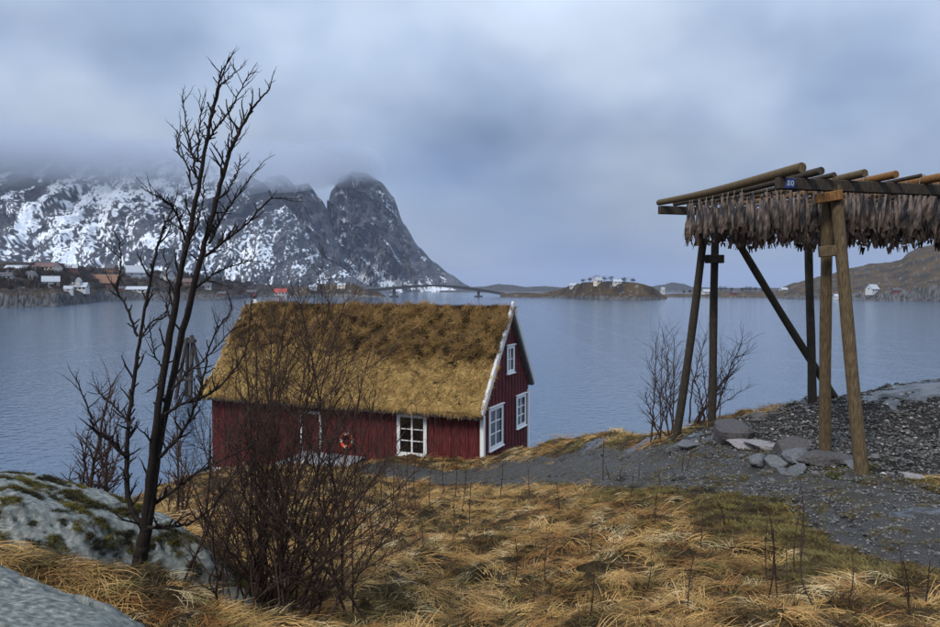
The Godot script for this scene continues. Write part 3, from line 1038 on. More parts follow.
func build_path() -> void:
	var m := mat("path_gravel", Color.WHITE, 0.6, true, 0.5)
	m.albedo_texture = ramp_tex(noise(211, 0.10, 4), 512, [[0.0, Color(0.005, 0.005, 0.005)], [0.40, Color(0.019, 0.0175, 0.017)], [0.60, Color(0.036, 0.0335, 0.032)], [0.75, Color(0.070, 0.066, 0.063)], [1.0, Color(0.15, 0.145, 0.14)]])
	triplanar(m, 0.8)
	relief(m, noise(212, 0.14, 4), 512, 3.0)
	# resample the centre line
	var cl := []
	for i in path_line.size() - 1:
		var a := path_line[i]
		var b := path_line[i + 1]
		var p0 := path_line[maxi(i - 1, 0)]
		var p3 := path_line[mini(i + 2, path_line.size() - 1)]
		var steps := int(a.distance_to(b) / 0.16) + 1
		for k in steps:
			var t := float(k) / steps
			cl.append([a.cubic_interpolate(b, p0, p3, t), lerpf(path_half[i], path_half[i + 1], t)])
	var cols := 29
	var pos := PackedVector3Array()
	var tone := PackedColorArray()
	for i in cl.size():
		var d: Vector2 = cl[mini(i + 1, cl.size() - 1)][0] - cl[maxi(i - 1, 0)][0]
		var side := Vector2(-d.y, d.x).normalized()
		for c in cols:
			var u := (c / (cols - 1.0) - 0.5) * 2.0
			var p: Vector2 = cl[i][0] + side * u * cl[i][1] * 1.2
			var rut := -0.03 * exp(-pow((absf(u) - 0.5) / 0.16, 2.0))
			var y := ground_y(p.x, p.y) + 0.035 + rut - 0.16 * smoothstep(0.72, 1.0, absf(u)) + hum.get_noise_2d(p.x * 5.0, p.y * 5.0) * 0.035 + hum2.get_noise_2d(p.x * 14.0, p.y * 14.0) * 0.014
			pos.append(Vector3(p.x, y, p.y))
			# trodden mud, loose gravel and a mossy middle strip
			var mud := clampf(0.5 + hum2.get_noise_2d(p.x * 1.1 + 13.0, p.y * 1.1) * 1.6 + hum.get_noise_2d(p.x * 6.0, p.y * 6.0) * 0.9, 0.0, 1.0)
			var cc := Color(1.35, 1.28, 1.22).lerp(Color(0.72, 0.58, 0.44), mud)
			var strip := exp(-pow(u / 0.22, 2.0)) * smoothstep(0.0, 0.35, hum2.get_noise_2d(p.x * 1.7, p.y * 1.7 + 31.0) + 0.12)
			tone.append(cc.lerp(Color(0.80, 0.72, 0.30), strip * 0.8))
	setting("path", grid_mesh(pos, cols, cl.size(), tone), m, "dark wet gravel track leading down to the cabin")
	# wet ice left in the hollows of the track and on the bank
	var ice := mat("ice", lin(0.055, 0.056, 0.06), 0.16, false, 0.5)
	ice.albedo_texture = ramp_tex(noise(213, 0.05, 5), 256, [[0.0, Color(0.35, 0.36, 0.40)], [0.5, Color(0.8, 0.8, 0.82)], [1.0, Color(1.1, 1.1, 1.1)]])
	triplanar(ice, 0.7)
	var names := ["thin pale ice patch on the track near the drying rack", "sheet of grey ice on top of the gravel bank", "thin ice patch on the track below the leaning rack post", "thin pale ice on the bend of the track", "long thin ice film along the track above the grass"]
	var at := [[915, 520, 7.7, 0.7, 0.28], [925, 398, 13.2, 1.5, 0.9], [690, 445, 13.2, 0.5, 0.5], [640, 452, 15.8, 0.7, 0.5], [590, 460, 19.5, 0.6, 1.3]]
	for q in at.size():
		var e = at[q]
		var c := W(e[0], e[1], e[2])
		var pp := PackedVector3Array()
		var n := 25
		for r in n:
			for k in n:
				var u := (k / (n - 1.0) - 0.5) * 2.0
				var v := (r / (n - 1.0) - 0.5) * 2.0
				var xx: float = c.x + u * e[3]
				var zz: float = c.z + v * e[4]
				var rr := sqrt(u * u + v * v) + hum.get_noise_2d(xx * 2.5 + q * 9.0, zz * 2.5) * 0.75
				pp.append(Vector3(xx, ground_y(xx, zz) + 0.050 - 0.16 * smoothstep(0.35, 1.0, rr), zz))
		var o := part("ice_patch", grid_mesh(pp, n, n), ice)
		tag(o, names[q], "ice", "ice patches on the gravel")

# ---------- stones ----------
# a broken stone: a sphere of directions cut by flat planes
func stone_mesh(seed_: int, div: int, cuts: int, noise_amp := 0.05) -> ArrayMesh:
	var rg := RandomNumberGenerator.new()
	rg.seed = seed_
	var planes := []
	for i in cuts:
		planes.append([Vector3(rg.randfn(), rg.randfn(), rg.randfn()).normalized(), rg.randf_range(0.42, 0.80)])
	var nz := noise(seed_, 1.6, 3)
	var mb := MB.new()
	var face_axes := [[Vector3.RIGHT, Vector3.UP, Vector3.BACK], [Vector3.LEFT, Vector3.UP, Vector3.FORWARD], [Vector3.UP, Vector3.BACK, Vector3.RIGHT], [Vector3.DOWN, Vector3.BACK, Vector3.LEFT], [Vector3.BACK, Vector3.UP, Vector3.LEFT], [Vector3.FORWARD, Vector3.UP, Vector3.RIGHT]]
	for fa in face_axes:
		var pts := []
		for r in div + 1:
			for c in div + 1:
				var d: Vector3 = (fa[0] + fa[1] * (r * 2.0 / div - 1.0) + fa[2] * (c * 2.0 / div - 1.0)).normalized()
				var rad := 1.0
				for pl in planes:
					var dd: float = d.dot(pl[0])
					if dd > 0.05:
						rad = minf(rad, pl[1] / dd)
				rad *= 1.0 + nz.get_noise_3dv(d * 1.5) * noise_amp
				pts.append(d * rad)
		for r in div:
			for c in div:
				var i := r * (div + 1) + c
				mb.quad(pts[i], pts[i + 1], pts[i + div + 2], pts[i + div + 1], pts[i])
	return mb.mesh()

func build_stones() -> void:
	var pale := mat("stone_pale", lin(0.9, 0.9, 0.9), 0.8)
	pale.albedo_texture = ramp_tex(noise(221, 0.04, 5), 256, [[0.0, Color(0.045, 0.047, 0.052)], [0.5, Color(0.105, 0.109, 0.120)], [1.0, Color(0.19, 0.195, 0.205)]])
	triplanar(pale, 1.6)
	relief(pale, noise(222, 0.08, 4), 256, 1.2)
	var dark := mat("stone_dark", lin(0.9, 0.9, 0.9), 0.7)
	dark.albedo_texture = ramp_tex(noise(223, 0.05, 5), 256, [[0.0, Color(0.025, 0.022, 0.022)], [0.5, Color(0.055, 0.048, 0.048)], [1.0, Color(0.11, 0.10, 0.10)]])
	triplanar(dark, 1.6)
	relief(dark, noise(222, 0.08, 4), 256, 1.2)
	var pinkish := mat("stone_pinkish", lin(0.9, 0.9, 0.9), 0.7)
	pinkish.albedo_texture = ramp_tex(noise(224, 0.04, 5), 256, [[0.0, Color(0.12, 0.105, 0.105)], [0.5, Color(0.22, 0.20, 0.205)], [1.0, Color(0.31, 0.29, 0.295)]])
	triplanar(pinkish, 1.4)
	# px, py of the foot, distance, half sizes in pixels (x, y) and depth in metres, material, label
	var list := [
		[733, 432, 12.6, 20, 14, 0.45, dark, "dark brown angular boulder beside the rear rack post"],
		[745, 430, 11.9, 15, 4, 0.35, pinkish, "flat pale pink slab lying nearest the brown boulder"],
		[768, 432, 11.5, 23, 5, 0.40, pinkish, "largest flat pale pink slab at the foot of the gravel bank"],
		[788, 446, 11.0, 16, 10, 0.3, dark, "dark reddish boulder wedged between the pink slab and the post"],
		[760, 454, 10.8, 11, 8, 0.22, pale, "pale tilted stone below the large pink slab"],
		[776, 463, 10.5, 13, 7, 0.22, pale, "pale grey flat stone in front of the rack post"],
		[799, 456, 10.5, 14, 7, 0.25, pale, "blue grey rounded stone left of the rack post foot"],
		[818, 460, 10.2, 18, 7, 0.28, dark, "dark slate block at the foot of the rack post"],
		[797, 468, 10.1, 12, 6, 0.2, pale, "low blue grey stone in front of the dark slate block"],
		[842, 461, 10.2, 16, 5, 0.25, dark, "low dark stone between the two rack posts"],
		[853, 470, 9.9, 9, 4, 0.16, pale, "small grey stone beside the leaning rack post"],
		[816, 476, 9.8, 7, 4, 0.14, pale, "small pale stone lying out on the track edge"],
		[783, 470, 10.2, 7, 4, 0.14, pale, "small pale stone left of the low blue grey one"],
		[776, 476, 9.9, 5, 3, 0.1, pale, "fist sized pale stone on the moss"],
		[915, 480, 9.2, 9, 2.5, 0.2, pinkish, "flat whitish stone lying on the track right of the posts"],
		[692, 437, 12.9, 14, 4, 0.3, pale, "flat light stone half sunk in the track edge"],
		[806, 404, 13.9, 6, 3, 0.2, dark, "small dark stone on the crest of the bank"],
		[760, 418, 13.4, 7, 3, 0.2, dark, "low dark stone on the crest by the grass tuft"],
	]
	for i in list.size():
		var e = list[i]
		var s: float = e[2] / F
		var c := W(e[0], e[1], e[2])
		var hy: float = e[4] * s
		var o := part("boulder" if hy > 0.1 else "stone", stone_mesh(400 + i * 3, 7, 9), e[6])
		c.y = ground_y(c.x, c.z) + hy * (0.45 if e[4] >= 6 else 0.1)
		o.position = c
		o.scale = Vector3(e[3] * s, hy * 1.1, e[5]) * 1.25
		o.rotation.y = (i * 1.37)
		if e[4] < 6:
			o.rotation.z = 0.06 * sin(i * 2.0)
			o.rotation.y = 0.3 * sin(i)
		else:
			o.rotation.y = 0.4 * sin(i * 3.0)
			o.rotation.z = 0.25 * sin(i * 5.0)
		tag(o, e[7], "stone", "stones by the drying rack")
	# loose gravel: nobody could count it
	var gm := mat("gravel", Color.WHITE, 0.75, true)
	rng.seed = 44
	var kinds := [stone_mesh(501, 2, 6, 0.1), stone_mesh(502, 2, 7, 0.1), stone_mesh(503, 2, 5, 0.1)]
	for k in 3:
		var xf := []
		var cl := PackedColorArray()
		var tries := 0
		while xf.size() < 13000 and tries < 80000:
			tries += 1
			var x := rng.randf_range(3.0, 14.0)
			var z := rng.randf_range(-16.5, -7.0)
			var on_bank := poly_dist(bank, x, z) < 0.1
			if not on_bank:
				if rng.randf() < 0.75:
					continue
				if path_dist(x, z) > -0.1 - rng.randf() * 0.4:
					continue
			var s := 0.010 + 0.028 * pow(rng.randf(), 3.0) if on_bank else 0.006 + 0.012 * pow(rng.randf(), 4.0)
			if on_bank and rng.randf() < 0.02:
				s *= 2.0
			var b := Basis.from_euler(Vector3(rng.randf() * TAU, rng.randf() * TAU, rng.randf() * TAU)).scaled(Vector3(s, s * 0.7, s))
			xf.append(Transform3D(b, Vector3(x, ground_y(x, z) + s * 0.35 + (0.0 if on_bank else 0.03), z)))
			var v := rng.randf_range(0.022, 0.10)
			if rng.randf() < 0.06:
				v = rng.randf_range(0.2, 0.34)
			cl.append(Color(v * 1.05, v, v * 0.95))
		stuff("gravel", kinds[k], xf, cl, gm, "dark grey crushed stone covering the bank under the rack", "gravel")
	# gravel on the track further down
	var xf2 := []
	var cl2 := PackedColorArray()
	for i in 34000:
		var seg := rng.randi_range(0, path_line.size() - 2)
		var p := path_line[seg].lerp(path_line[seg + 1], rng.randf()) + Vector2(rng.randfn(), rng.randfn()) * 0.6
		if path_dist(p.x, p.y) > 0.1:
			continue
		var s := 0.005 + 0.020 * pow(rng.randf(), 5.0)
		xf2.append(Transform3D(Basis.from_euler(Vector3(rng.randf() * TAU, rng.randf() * TAU, 0)).scaled(Vector3(s, s * 0.7, s)), Vector3(p.x, ground_y(p.x, p.y) + 0.03, p.y)))
		var v := rng.randf_range(0.03, 0.14)
		cl2.append(Color(v * 1.05, v, v * 0.95))
	stuff("gravel", kinds[0], xf2, cl2, gm, "small loose stones scattered along the wet track", "gravel")

# bare bedrock: follows the ground, bulging over it, its rim dipping under the turf
func slab_y(poly: PackedVector2Array, x: float, z: float, bulge: float) -> float:
	var d := -poly_dist(poly, x, z)
	var n := hum.get_noise_2d(x * 0.7 + 31.0, z * 0.7) * 0.10 + hum.get_noise_2d(x * 2.6, z * 2.6 + 9.0) * 0.035
	var crack := absf(hum2.get_noise_2d(x * 0.5 + z * 0.8, z * 0.35 - x * 0.2 + 40.0))
	return base_y(x, z) + bulge * smoothstep(-0.05, 0.55, d + n) - 0.18 + n * 0.5 - 0.10 * (1.0 - smoothstep(0.0, 0.035, crack)) + hum.get_noise_2d(x * 14.0, z * 14.0) * 0.006

func bedrock(poly: PackedVector2Array, label: String, bulge: float) -> void:
	var lo := Vector2(1e9, 1e9)
	var hi := -lo
	for p in poly:
		lo = lo.min(p)
		hi = hi.max(p)
	lo -= Vector2(0.35, 0.35)
	hi += Vector2(0.35, 0.35)
	var st := 0.035
	var cols := int((hi.x - lo.x) / st) + 1
	var rows := int((hi.y - lo.y) / st) + 1
	var pos := PackedVector3Array()
	for r in rows:
		for c in cols:
			var x := lo.x + c * st
			var z := lo.y + r * st
			pos.append(Vector3(x, slab_y(poly, x, z, bulge), z))
	var o := part("bedrock_slab", grid_mesh(pos, cols, rows), M.bedrock)
	tag(o, label, "rock", "bare bedrock slabs")

func build_bedrock() -> void:
	var m := mat("bedrock", lin(0.95, 0.95, 0.95), 0.7, false, 0.4)
	m.albedo_texture = ramp_tex(noise(231, 0.022, 7), 1024, [[0.0, Color(0.028, 0.029, 0.027)], [0.34, Color(0.060, 0.064, 0.060)], [0.41, Color(0.100, 0.110, 0.103)], [0.52, Color(0.125, 0.138, 0.130)], [0.62, Color(0.150, 0.162, 0.150)], [0.70, Color(0.20, 0.205, 0.18)], [1.0, Color(0.40, 0.40, 0.34)]])
	triplanar(m, 0.8)
	relief(m, noise(232, 0.03, 7), 1024, 0.45)
	bedrock(slab_a, "pale blue grey bedrock slab with moss patches behind the tree", 0.34)
	bedrock(slab_b, "bare pale blue grey bedrock slab in front of the tree", 0.34)

# ---------- the red cabin ----------
const HL := 14.9
const RZ := -3.5
const RY := 8.0
const EY := 3.85
const BZ := -6.4
const BY := 4.45

func box_part(called: String, at: Vector3, size: Vector3, m: Material, parent: Node, k := 0.0, b := Basis()) -> MeshInstance3D:
	var mb := MB.new()
	mb.box(Transform3D(b, at), size, k)
	return part(called, mb.mesh(), m, parent)

func beam_between(called: String, a: Vector3, b: Vector3, w: float, h: float, m: Material, parent: Node, k := 0.0, face := Vector3.UP) -> MeshInstance3D:
	var d := (b - a).normalized()
	var up := (face - d * face.dot(d)).normalized()
	return box_part(called, (a + b) * 0.5, Vector3((b - a).length(), h, w), m, parent, k, Basis(d, up, d.cross(up)))

func roof_under(z: float) -> float:
	return lerpf(EY, RY, -z / -RZ) - 0.16 if z >= RZ else lerpf(RY, BY, (z - RZ) / (BZ - RZ)) - 0.16

# one wall board; a shape with a slanting top where it meets the roof
func board(parent: Node, m: Material, o: Vector3, along: Vector3, out_dir: Vector3, w: float, y0: float, ya: float, yb: float, thick: float) -> void:
	if maxf(ya, yb) - y0 < 0.05:
		return
	var mb := MB.new()
	var a := o + Vector3(0, y0, 0)
	var b := a + along * w
	var c := o + along * w + Vector3(0, yb, 0)
	var d := o + Vector3(0, ya, 0)
	var k := along * 0.006
	var t := out_dir * thick
	var s := out_dir * (thick - 0.006)
	mb.quad(a + k + t, b - k + t, c - k + t, d + k + t, out_dir)
	mb.quad(a + s, a + k + t, d + k + t, d + s, out_dir - along)
	mb.quad(b + s, b - k + t, c - k + t, c + s, out_dir + along)
	mb.quad(a, a + s, d + s, d, -along)
	mb.quad(b, b + s, c + s, c, along)
	mb.quad(a, b, b + t, a + t, Vector3.DOWN)
	mb.quad(d, c, c + t, d + t, Vector3.UP)
	mb.quad(a, b, c, d, -out_dir)
	part("board", mb.mesh(), m, parent)

# a white casement: origin at the middle of the opening, u to the right, face outwards
func window(parent: Node, at: Vector3, u: Vector3, f: Vector3, w: float, h: float, nx: int, ny: int) -> void:
	var b := Basis(u, Vector3.UP, f)
	var o := Node3D.new()
	o.name = "window"
	parent.add_child(o, true)
	o.transform = Transform3D(b, at)
	var white: Material = M.white_paint
	var cw := 0.16
	var casing := MB.new()
	casing.box(Transform3D(Basis(), Vector3(-w * 0.5 + cw * 0.5, 0, 0.045)), Vector3(cw, h, 0.05), 0.008)
	casing.box(Transform3D(Basis(), Vector3(w * 0.5 - cw * 0.5, 0, 0.045)), Vector3(cw, h, 0.05), 0.008)
	casing.box(Transform3D(Basis(), Vector3(0, h * 0.5 - cw * 0.45, 0.048)), Vector3(w - 2.0 * cw, cw * 0.9, 0.05), 0.008)
	casing.box(Transform3D(Basis(), Vector3(0, -h * 0.5 + cw * 0.45, 0.048)), Vector3(w - 2.0 * cw, cw * 0.9, 0.05), 0.008)
	var cs := part("frame", casing.mesh(), white, o)
	cs.set_meta("label", "white painted window casing")
	box_part("drip_board", Vector3(0, h * 0.5 + 0.025, 0.07), Vector3(w + 0.12, 0.045, 0.12), white, o, 0.008)
	box_part("sill", Vector3(0, -h * 0.5 - 0.025, 0.07), Vector3(w + 0.08, 0.045, 0.12), white, o, 0.008)
	var iw := w - 2.0 * cw
	var ih := h - 1.8 * cw
	for i in range(1, nx):
		box_part("mullion", Vector3(-iw * 0.5 + iw * i / nx, 0, 0.02), Vector3(0.075, ih, 0.05), white, o, 0.006)
	for i in range(1, ny):
		for k in nx:
			box_part("glazing_bar", Vector3(-iw * 0.5 + iw * (k + 0.5) / nx, -ih * 0.5 + ih * i / ny, 0.018), Vector3(iw / nx - 0.075, 0.035, 0.035), white, o)
	for i in nx:
		for j in ny:
			box_part("pane", Vector3(-iw * 0.5 + iw * (i + 0.5) / nx, -ih * 0.5 + ih * (j + 0.5) / ny, 0.002), Vector3(iw / nx, ih / ny, 0.006), M.pane_glass, o)

func wall_boards(parent: Node, a: Vector3, along: Vector3, out_dir: Vector3, length: float, y0: float, top: Callable, holes: Array, mats: Array) -> void:
	var w := 0.20
	var n := int(length / w)
	w = length / n
	for i in n:
		var s := i * w
		var o := a + along * (s - 0.004)
		if i % 2 == 1:
			o += out_dir * 0.026
		var ya: float = top.call(s)
		var yb: float = top.call(s + w)
		var m: Material = mats[(i * 7 + int(i / 3)) % mats.size()]
		var cut := false
		for h in holes:
			if s + w > h[0] + 0.10 and s < h[1] - 0.10:
				board(parent, m, o, along, out_dir, w + 0.008, y0, h[2] + 0.03, h[2] + 0.03, 0.025)
				board(parent, m, o, along, out_dir, w + 0.008, h[3] - 0.03, ya, yb, 0.025)
				cut = true
				break
		if not cut:
			board(parent, m, o, along, out_dir, w + 0.008, y0, ya, yb, 0.025)

var roof_top := {}

func turf(parent: Node, front: bool) -> void:
	var nx := 190
	var ns := 70 if front else 30
	var nz := noise(301, 1.0, 4)
	var z_e := 0.12 if front else BZ - 0.05
	var y_e := EY if front else BY
	var pos := PackedVector3Array()
	var colr := PackedColorArray()
	var top_y := {}
	for r in ns + 1:
		for c in nx + 1:
			var t := float(r) / ns
			var x := -HL + 0.10 + (HL - 0.20) * c / nx
			var z := lerpf(z_e, RZ, t)
			var y := lerpf(y_e, RY, t)
			var nrm := Vector3(0, 0.65, 0.76) if front else Vector3(0, 0.65, -0.76)
			var rough := smoothstep(0.40, 0.58, t + 0.10 * nz.get_noise_2d(x * 0.5, 3.0))
			var lump := nz.get_noise_2d(x * 0.9, t * 5.0) * 0.12 + (0.5 - absf(nz.get_noise_2d(x * 1.5, t * 8.5)) * 1.9) * lerpf(0.10, 0.44, rough)
			var th := maxf(0.16 + lump, 0.03)
			top_y[[r, c]] = th
			var edge := minf(minf(c, nx - c) / 3.0, 1.0)
			th *= 0.45 + 0.55 * edge
			th *= smoothstep(-0.02, 0.05, t)
			pos.append(Vector3(x, y, z) + nrm * th - (Vector3(0, 0.10, 0) if r == 0 else Vector3.ZERO))
			colr.append(Color(0.055, 0.036, 0.016) * (0.8 + 0.8 * nz.get_noise_2d(x * 4.0, t * 20.0)))
	if front:
		roof_top = top_y
	part("turf", grid_mesh(pos, nx + 1, ns + 1, colr), M.turf_soil, parent)

func build_house() -> void:
	var yaw := 0.405
	var reds := []
	for i in 4:
		var v: float = [1.0, 0.82, 1.12, 0.92][i]
		var m := mat("red_board_%d" % i, Color.WHITE, 0.75, false, 0.35)
		m.albedo_texture = ramp_tex(noise(310 + i, 0.02, 4), 256, [[0.0, Color(0.022, 0.008, 0.008) * v], [0.36, Color(0.062, 0.010, 0.011) * v], [0.60, Color(0.100, 0.014, 0.015) * v], [0.75, Color(0.118, 0.022, 0.021) * v], [1.0, Color(0.18, 0.075, 0.068) * v]])
		triplanar(m, 1.0, false)
		m.uv1_scale = Vector3(3.0, 0.35, 3.0)
		reds.append(m)
	var white := mat("white_paint", Color.WHITE, 0.6)
	white.albedo_texture = ramp_tex(noise(320, 0.03, 5), 256, [[0.0, Color(0.45, 0.45, 0.45)], [0.3, Color(0.66, 0.67, 0.68)], [1.0, Color(0.78, 0.78, 0.78)]])
	triplanar(white, 1.5, false)
	var worn_white := mat("worn_white_paint", Color.WHITE, 0.75)
	worn_white.albedo_texture = ramp_tex(noise(322, 0.05, 5), 256, [[0.0, Color(0.16, 0.155, 0.15)], [0.35, Color(0.38, 0.38, 0.38)], [0.6, Color(0.56, 0.56, 0.56)], [1.0, Color(0.70, 0.70, 0.70)]])
	triplanar(worn_white, 1.6, false)
	var weathered := mat("weathered_wood", Color.WHITE, 0.85)
	weathered.albedo_texture = ramp_tex(noise(321, 0.03, 5), 256, [[0.0, Color(0.05, 0.045, 0.04)], [0.5, Color(0.12, 0.11, 0.10)], [1.0, Color(0.24, 0.23, 0.22)]])
	triplanar(weathered, 1.2, false)
	var glass := mat("pane_glass", Color(0.04, 0.05, 0.06, 0.10), 0.02)
	glass.transparency = BaseMaterial3D.TRANSPARENCY_ALPHA
	mat("turf_soil", Color.WHITE, 0.95, true, 0.2)
	var dark := mat("interior_boards", lin(0.16, 0.10, 0.06), 0.9)

	var o := thing("cabin", "red timber cabin with a grass roof and white window frames at the waterside", "cabin", Vector3(0.624, 0, -30.0), -yaw)
	# front wall: local x runs left to right, its outside faces +z
	var fx0 := -HL + 0.30
	var fx1 := -0.30
	var front_holes := [[-4.28 - fx0, -2.83 - fx0, 1.80, 3.60], [-9.3 - fx0, -8.2 - fx0, 1.3, 3.28]]
	var wf := Node3D.new()
	wf.name = "front_wall"
	o.add_child(wf)
	wall_boards(wf, Vector3(fx0, 0, -0.40), Vector3.RIGHT, Vector3(0, 0, 1), fx1 - fx0, 0.28, func(_s): return roof_under(-0.40), front_holes, reds)
	var wg := Node3D.new()
	wg.name = "gable_wall"
	o.add_child(wg)
	# right gable: seen from outside, s runs from the front corner to the back
	var gz0 := -0.40
	var glen := 5.75
	var holes := [[0.58, 2.25, 2.15, 3.95], [4.0, 5.35, 2.50, 4.02], [2.75, 3.72, 5.20, 6.45]]
	# boards that meet two openings, one above the other, are cut by the lower first: add the rest
	wall_boards(wg, Vector3(fx1, 0, gz0), Vector3(0, 0, -1), Vector3.RIGHT, glen, 0.28, func(s): return roof_under(gz0 - s), holes, reds)
	var wl := Node3D.new()
	wl.name = "rear_gable_wall"
	o.add_child(wl)
	wall_boards(wl, Vector3(fx0, 0, gz0), Vector3(0, 0, -1), Vector3.LEFT, glen, 0.28, func(s): return roof_under(gz0 - s), [], reds)
	var wb := Node3D.new()
	wb.name = "rear_wall"
	o.add_child(wb)
	wall_boards(wb, Vector3(fx0, 0, gz0 - glen), Vector3.RIGHT, Vector3(0, 0, -1), fx1 - fx0, 0.28, func(_s): return roof_under(gz0 - glen), [], reds)
	box_part("floor", Vector3((fx0 + fx1) * 0.5, 0.9, gz0 - glen * 0.5), Vector3(fx1 - fx0 - 0.1, 0.12, glen - 0.1), dark, o)
	box_part("inner_wall", Vector3((fx0 + fx1) * 0.5, 2.2, -2.2), Vector3(fx1 - fx0 - 0.2, 2.4, 0.06), dark, o)
	# white corner boards
	for c in [[fx1 + 0.035, -0.36, -1], [fx1 + 0.035, gz0 - glen + 0.06, -1]]:
		box_part("corner_board", Vector3(c[0], (0.3 + 3.75) * 0.5 + (0.2 if c[1] < -3.0 else 0.0), c[1]), Vector3(0.17, 3.45 + (0.4 if c[1] < -3.0 else 0.0), 0.20), white, o, 0.01)
	# piers of pale stone under the sill
	for i in 7:
		box_part("pier", Vector3(lerpf(fx0 + 0.3, fx1 - 0.3, i / 6.0), -0.3, -0.55), Vector3(0.5, 1.15, 0.5), M.far_white if i < 3 else M.far_stone, o, 0.03)
	window(o, Vector3(-3.555, 2.70, -0.375), Vector3.RIGHT, Vector3(0, 0, 1), 1.45, 1.80, 2, 3)
	window(o, Vector3(fx1 + 0.025, 3.05, gz0 - 1.415), Vector3(0, 0, -1), Vector3.RIGHT, 1.67, 1.80, 2, 3)
	window(o, Vector3(fx1 + 0.025, 3.26, gz0 - 4.675), Vector3(0, 0, -1), Vector3.RIGHT, 1.35, 1.52, 2, 3)
	window(o, Vector3(fx1 + 0.025, 5.825, gz0 - 3.235), Vector3(0, 0, -1), Vector3.RIGHT, 0.97, 1.25, 2, 2)
	# door
	var door := box_part("door", Vector3(-8.75, 2.30, -0.37), Vector3(0.90, 1.95, 0.05), reds[1], o, 0.01)
	for c in [[-9.27, 2.30, 0.12, 2.1], [-8.23, 2.30, 0.12, 2.1]]:
		box_part("frame", Vector3(c[0], c[1], -0.325), Vector3(c[2], c[3], 0.06), worn_white, door, 0.008)
	box_part("frame", Vector3(-8.75, 3.34, -0.32), Vector3(1.18, 0.13, 0.06), worn_white, door, 0.008)
	box_part("handle", Vector3(-8.40, 2.2, -0.32), Vector3(0.12, 0.03, 0.05), weathered, door)

	# roof: deck, turf, verge boards, eaves
	var roof := Node3D.new()
	roof.name = "roof"
	o.add_child(roof)
	for sd in [[0.12, EY, RZ, RY, 1.0], [BZ, BY, RZ, RY, -1.0]]:
		beam_between("roof_deck", Vector3(-HL * 0.5, sd[1] - 0.10, sd[0]), Vector3(-HL * 0.5, sd[3] - 0.10, sd[2]), HL - 0.1, 0.10, weathered, roof)
	turf(roof, true)
	turf(roof, false)
	for x in [-0.03, -HL + 0.03]:
		var lift := 0.0 if x > -5.0 else -0.22
		beam_between("bargeboard", Vector3(x, EY - 0.02 + lift, 0.22), Vector3(x, RY + 0.22 + lift, RZ - 0.04), 0.05, 0.22, worn_white, roof, 0.008)
		beam_between("bargeboard", Vector3(x, BY + lift, BZ - 0.12), Vector3(x, RY + 0.20 + lift, RZ + 0.02), 0.05, 0.24, worn_white, roof, 0.008)
	# short cap boards nailed over the verge, one overlapping the next
	for i in 11:
		var t0 := i / 11.0
		var t1 := (i + 1.12) / 11.0
		var a0 := Vector3(-0.085, lerpf(EY + 0.12, RY + 0.36, t0), lerpf(0.24, RZ, t0))
		var a1 := Vector3(-0.085, lerpf(EY + 0.12, RY + 0.36, t1), lerpf(0.24, RZ, t1)) + Vector3(0, 0.03, 0.03)
		beam_between("verge_cap", a0, a1, 0.12, 0.024, worn_white, roof, 0.004)
	# the turf log along the eaves and the boards under it
	var logm := MB.new()
	logm.tube(PackedVector3Array([Vector3(-HL + 0.1, EY + 0.02, 0.17), Vector3(-HL * 0.5, EY - 0.01, 0.18), Vector3(-0.1, EY + 0.02, 0.17)]), PackedFloat32Array([0.06, 0.07, 0.06]), 8)
	part("turf_log", logm.mesh(), weathered, roof)
	box_part("fascia", Vector3(-HL * 0.5, EY - 0.12, 0.10), Vector3(HL - 0.2, 0.14, 0.04), weathered, roof)
	for i in 24:
		box_part("rafter_end", Vector3(lerpf(-HL + 0.4, -0.4, i / 23.0), EY - 0.17, -0.12), Vector3(0.09, 0.14, 0.42), weathered, roof)
	# cross wing whose roof end shows above the left verge
	var wing_turf := mat("wing_turf", lin(0.07, 0.045, 0.018), 0.95)
	var wing := Node3D.new()
	wing.name = "rear_wing"
	o.add_child(wing)
	box_part("wall", Vector3(-14.55, 4.0, -5.4), Vector3(1.35, 6.4, 3.2), reds[0], wing)
	box_part("corner_board", Vector3(-15.20, 4.0, -3.78), Vector3(0.14, 6.4, 0.12), white, wing)
	for sgn in [-1.0, 1.0]:
		beam_between("bargeboard", Vector3(-14.55 + sgn * 1.05, 7.25, -3.55), Vector3(-14.55, 8.42, -3.55), 0.05, 0.20, white, wing, 0.006)
		beam_between("roof_slope", Vector3(-14.55 + sgn * 1.0, 7.20, -5.4), Vector3(-14.55, 8.26, -5.4), 3.6, 0.16, wing_turf, wing)
	var gm := MB.new()
	gm.tri(Vector3(-15.22, 7.2, -3.8), Vector3(-13.88, 7.2, -3.8), Vector3(-14.55, 8.3, -3.8), Vector3(0, 0, 1))
	part("gable", gm.mesh(), reds[2], wing)

	roof_grass(roof)

	# plank ramp up to the door and the ring on the wall
	var plank := mat("grey_plank", Color.WHITE, 0.85)
	plank.albedo_texture = ramp_tex(noise(330, 0.03, 4), 256, [[0.0, Color(0.12, 0.12, 0.125)], [0.5, Color(0.22, 0.22, 0.235)], [1.0, Color(0.32, 0.32, 0.335)]])
	triplanar(plank, 1.0, false)
	plank.uv1_scale = Vector3(3.0, 3.0, 0.4)
	var rp := thing("ramp", "pale grey plank ramp leading up to the cabin door", "ramp", Vector3(0.624, 0, -30.0), -yaw)
	var low := 0.0
	for x in [-8.8, -7.4, -5.8]:
		var g: Vector3 = rp.transform * Vector3(x, 0, 2.4)
		low += ground_y(g.x, g.z) / 3.0
	low += 0.04
	for i in 17:
		var x := -8.9 + i * 0.19
		beam_between("plank", Vector3(x, low + 0.12, -0.22), Vector3(x, low + 0.005 * (i % 3), 2.4), 0.18, 0.045, plank, rp, 0.006)
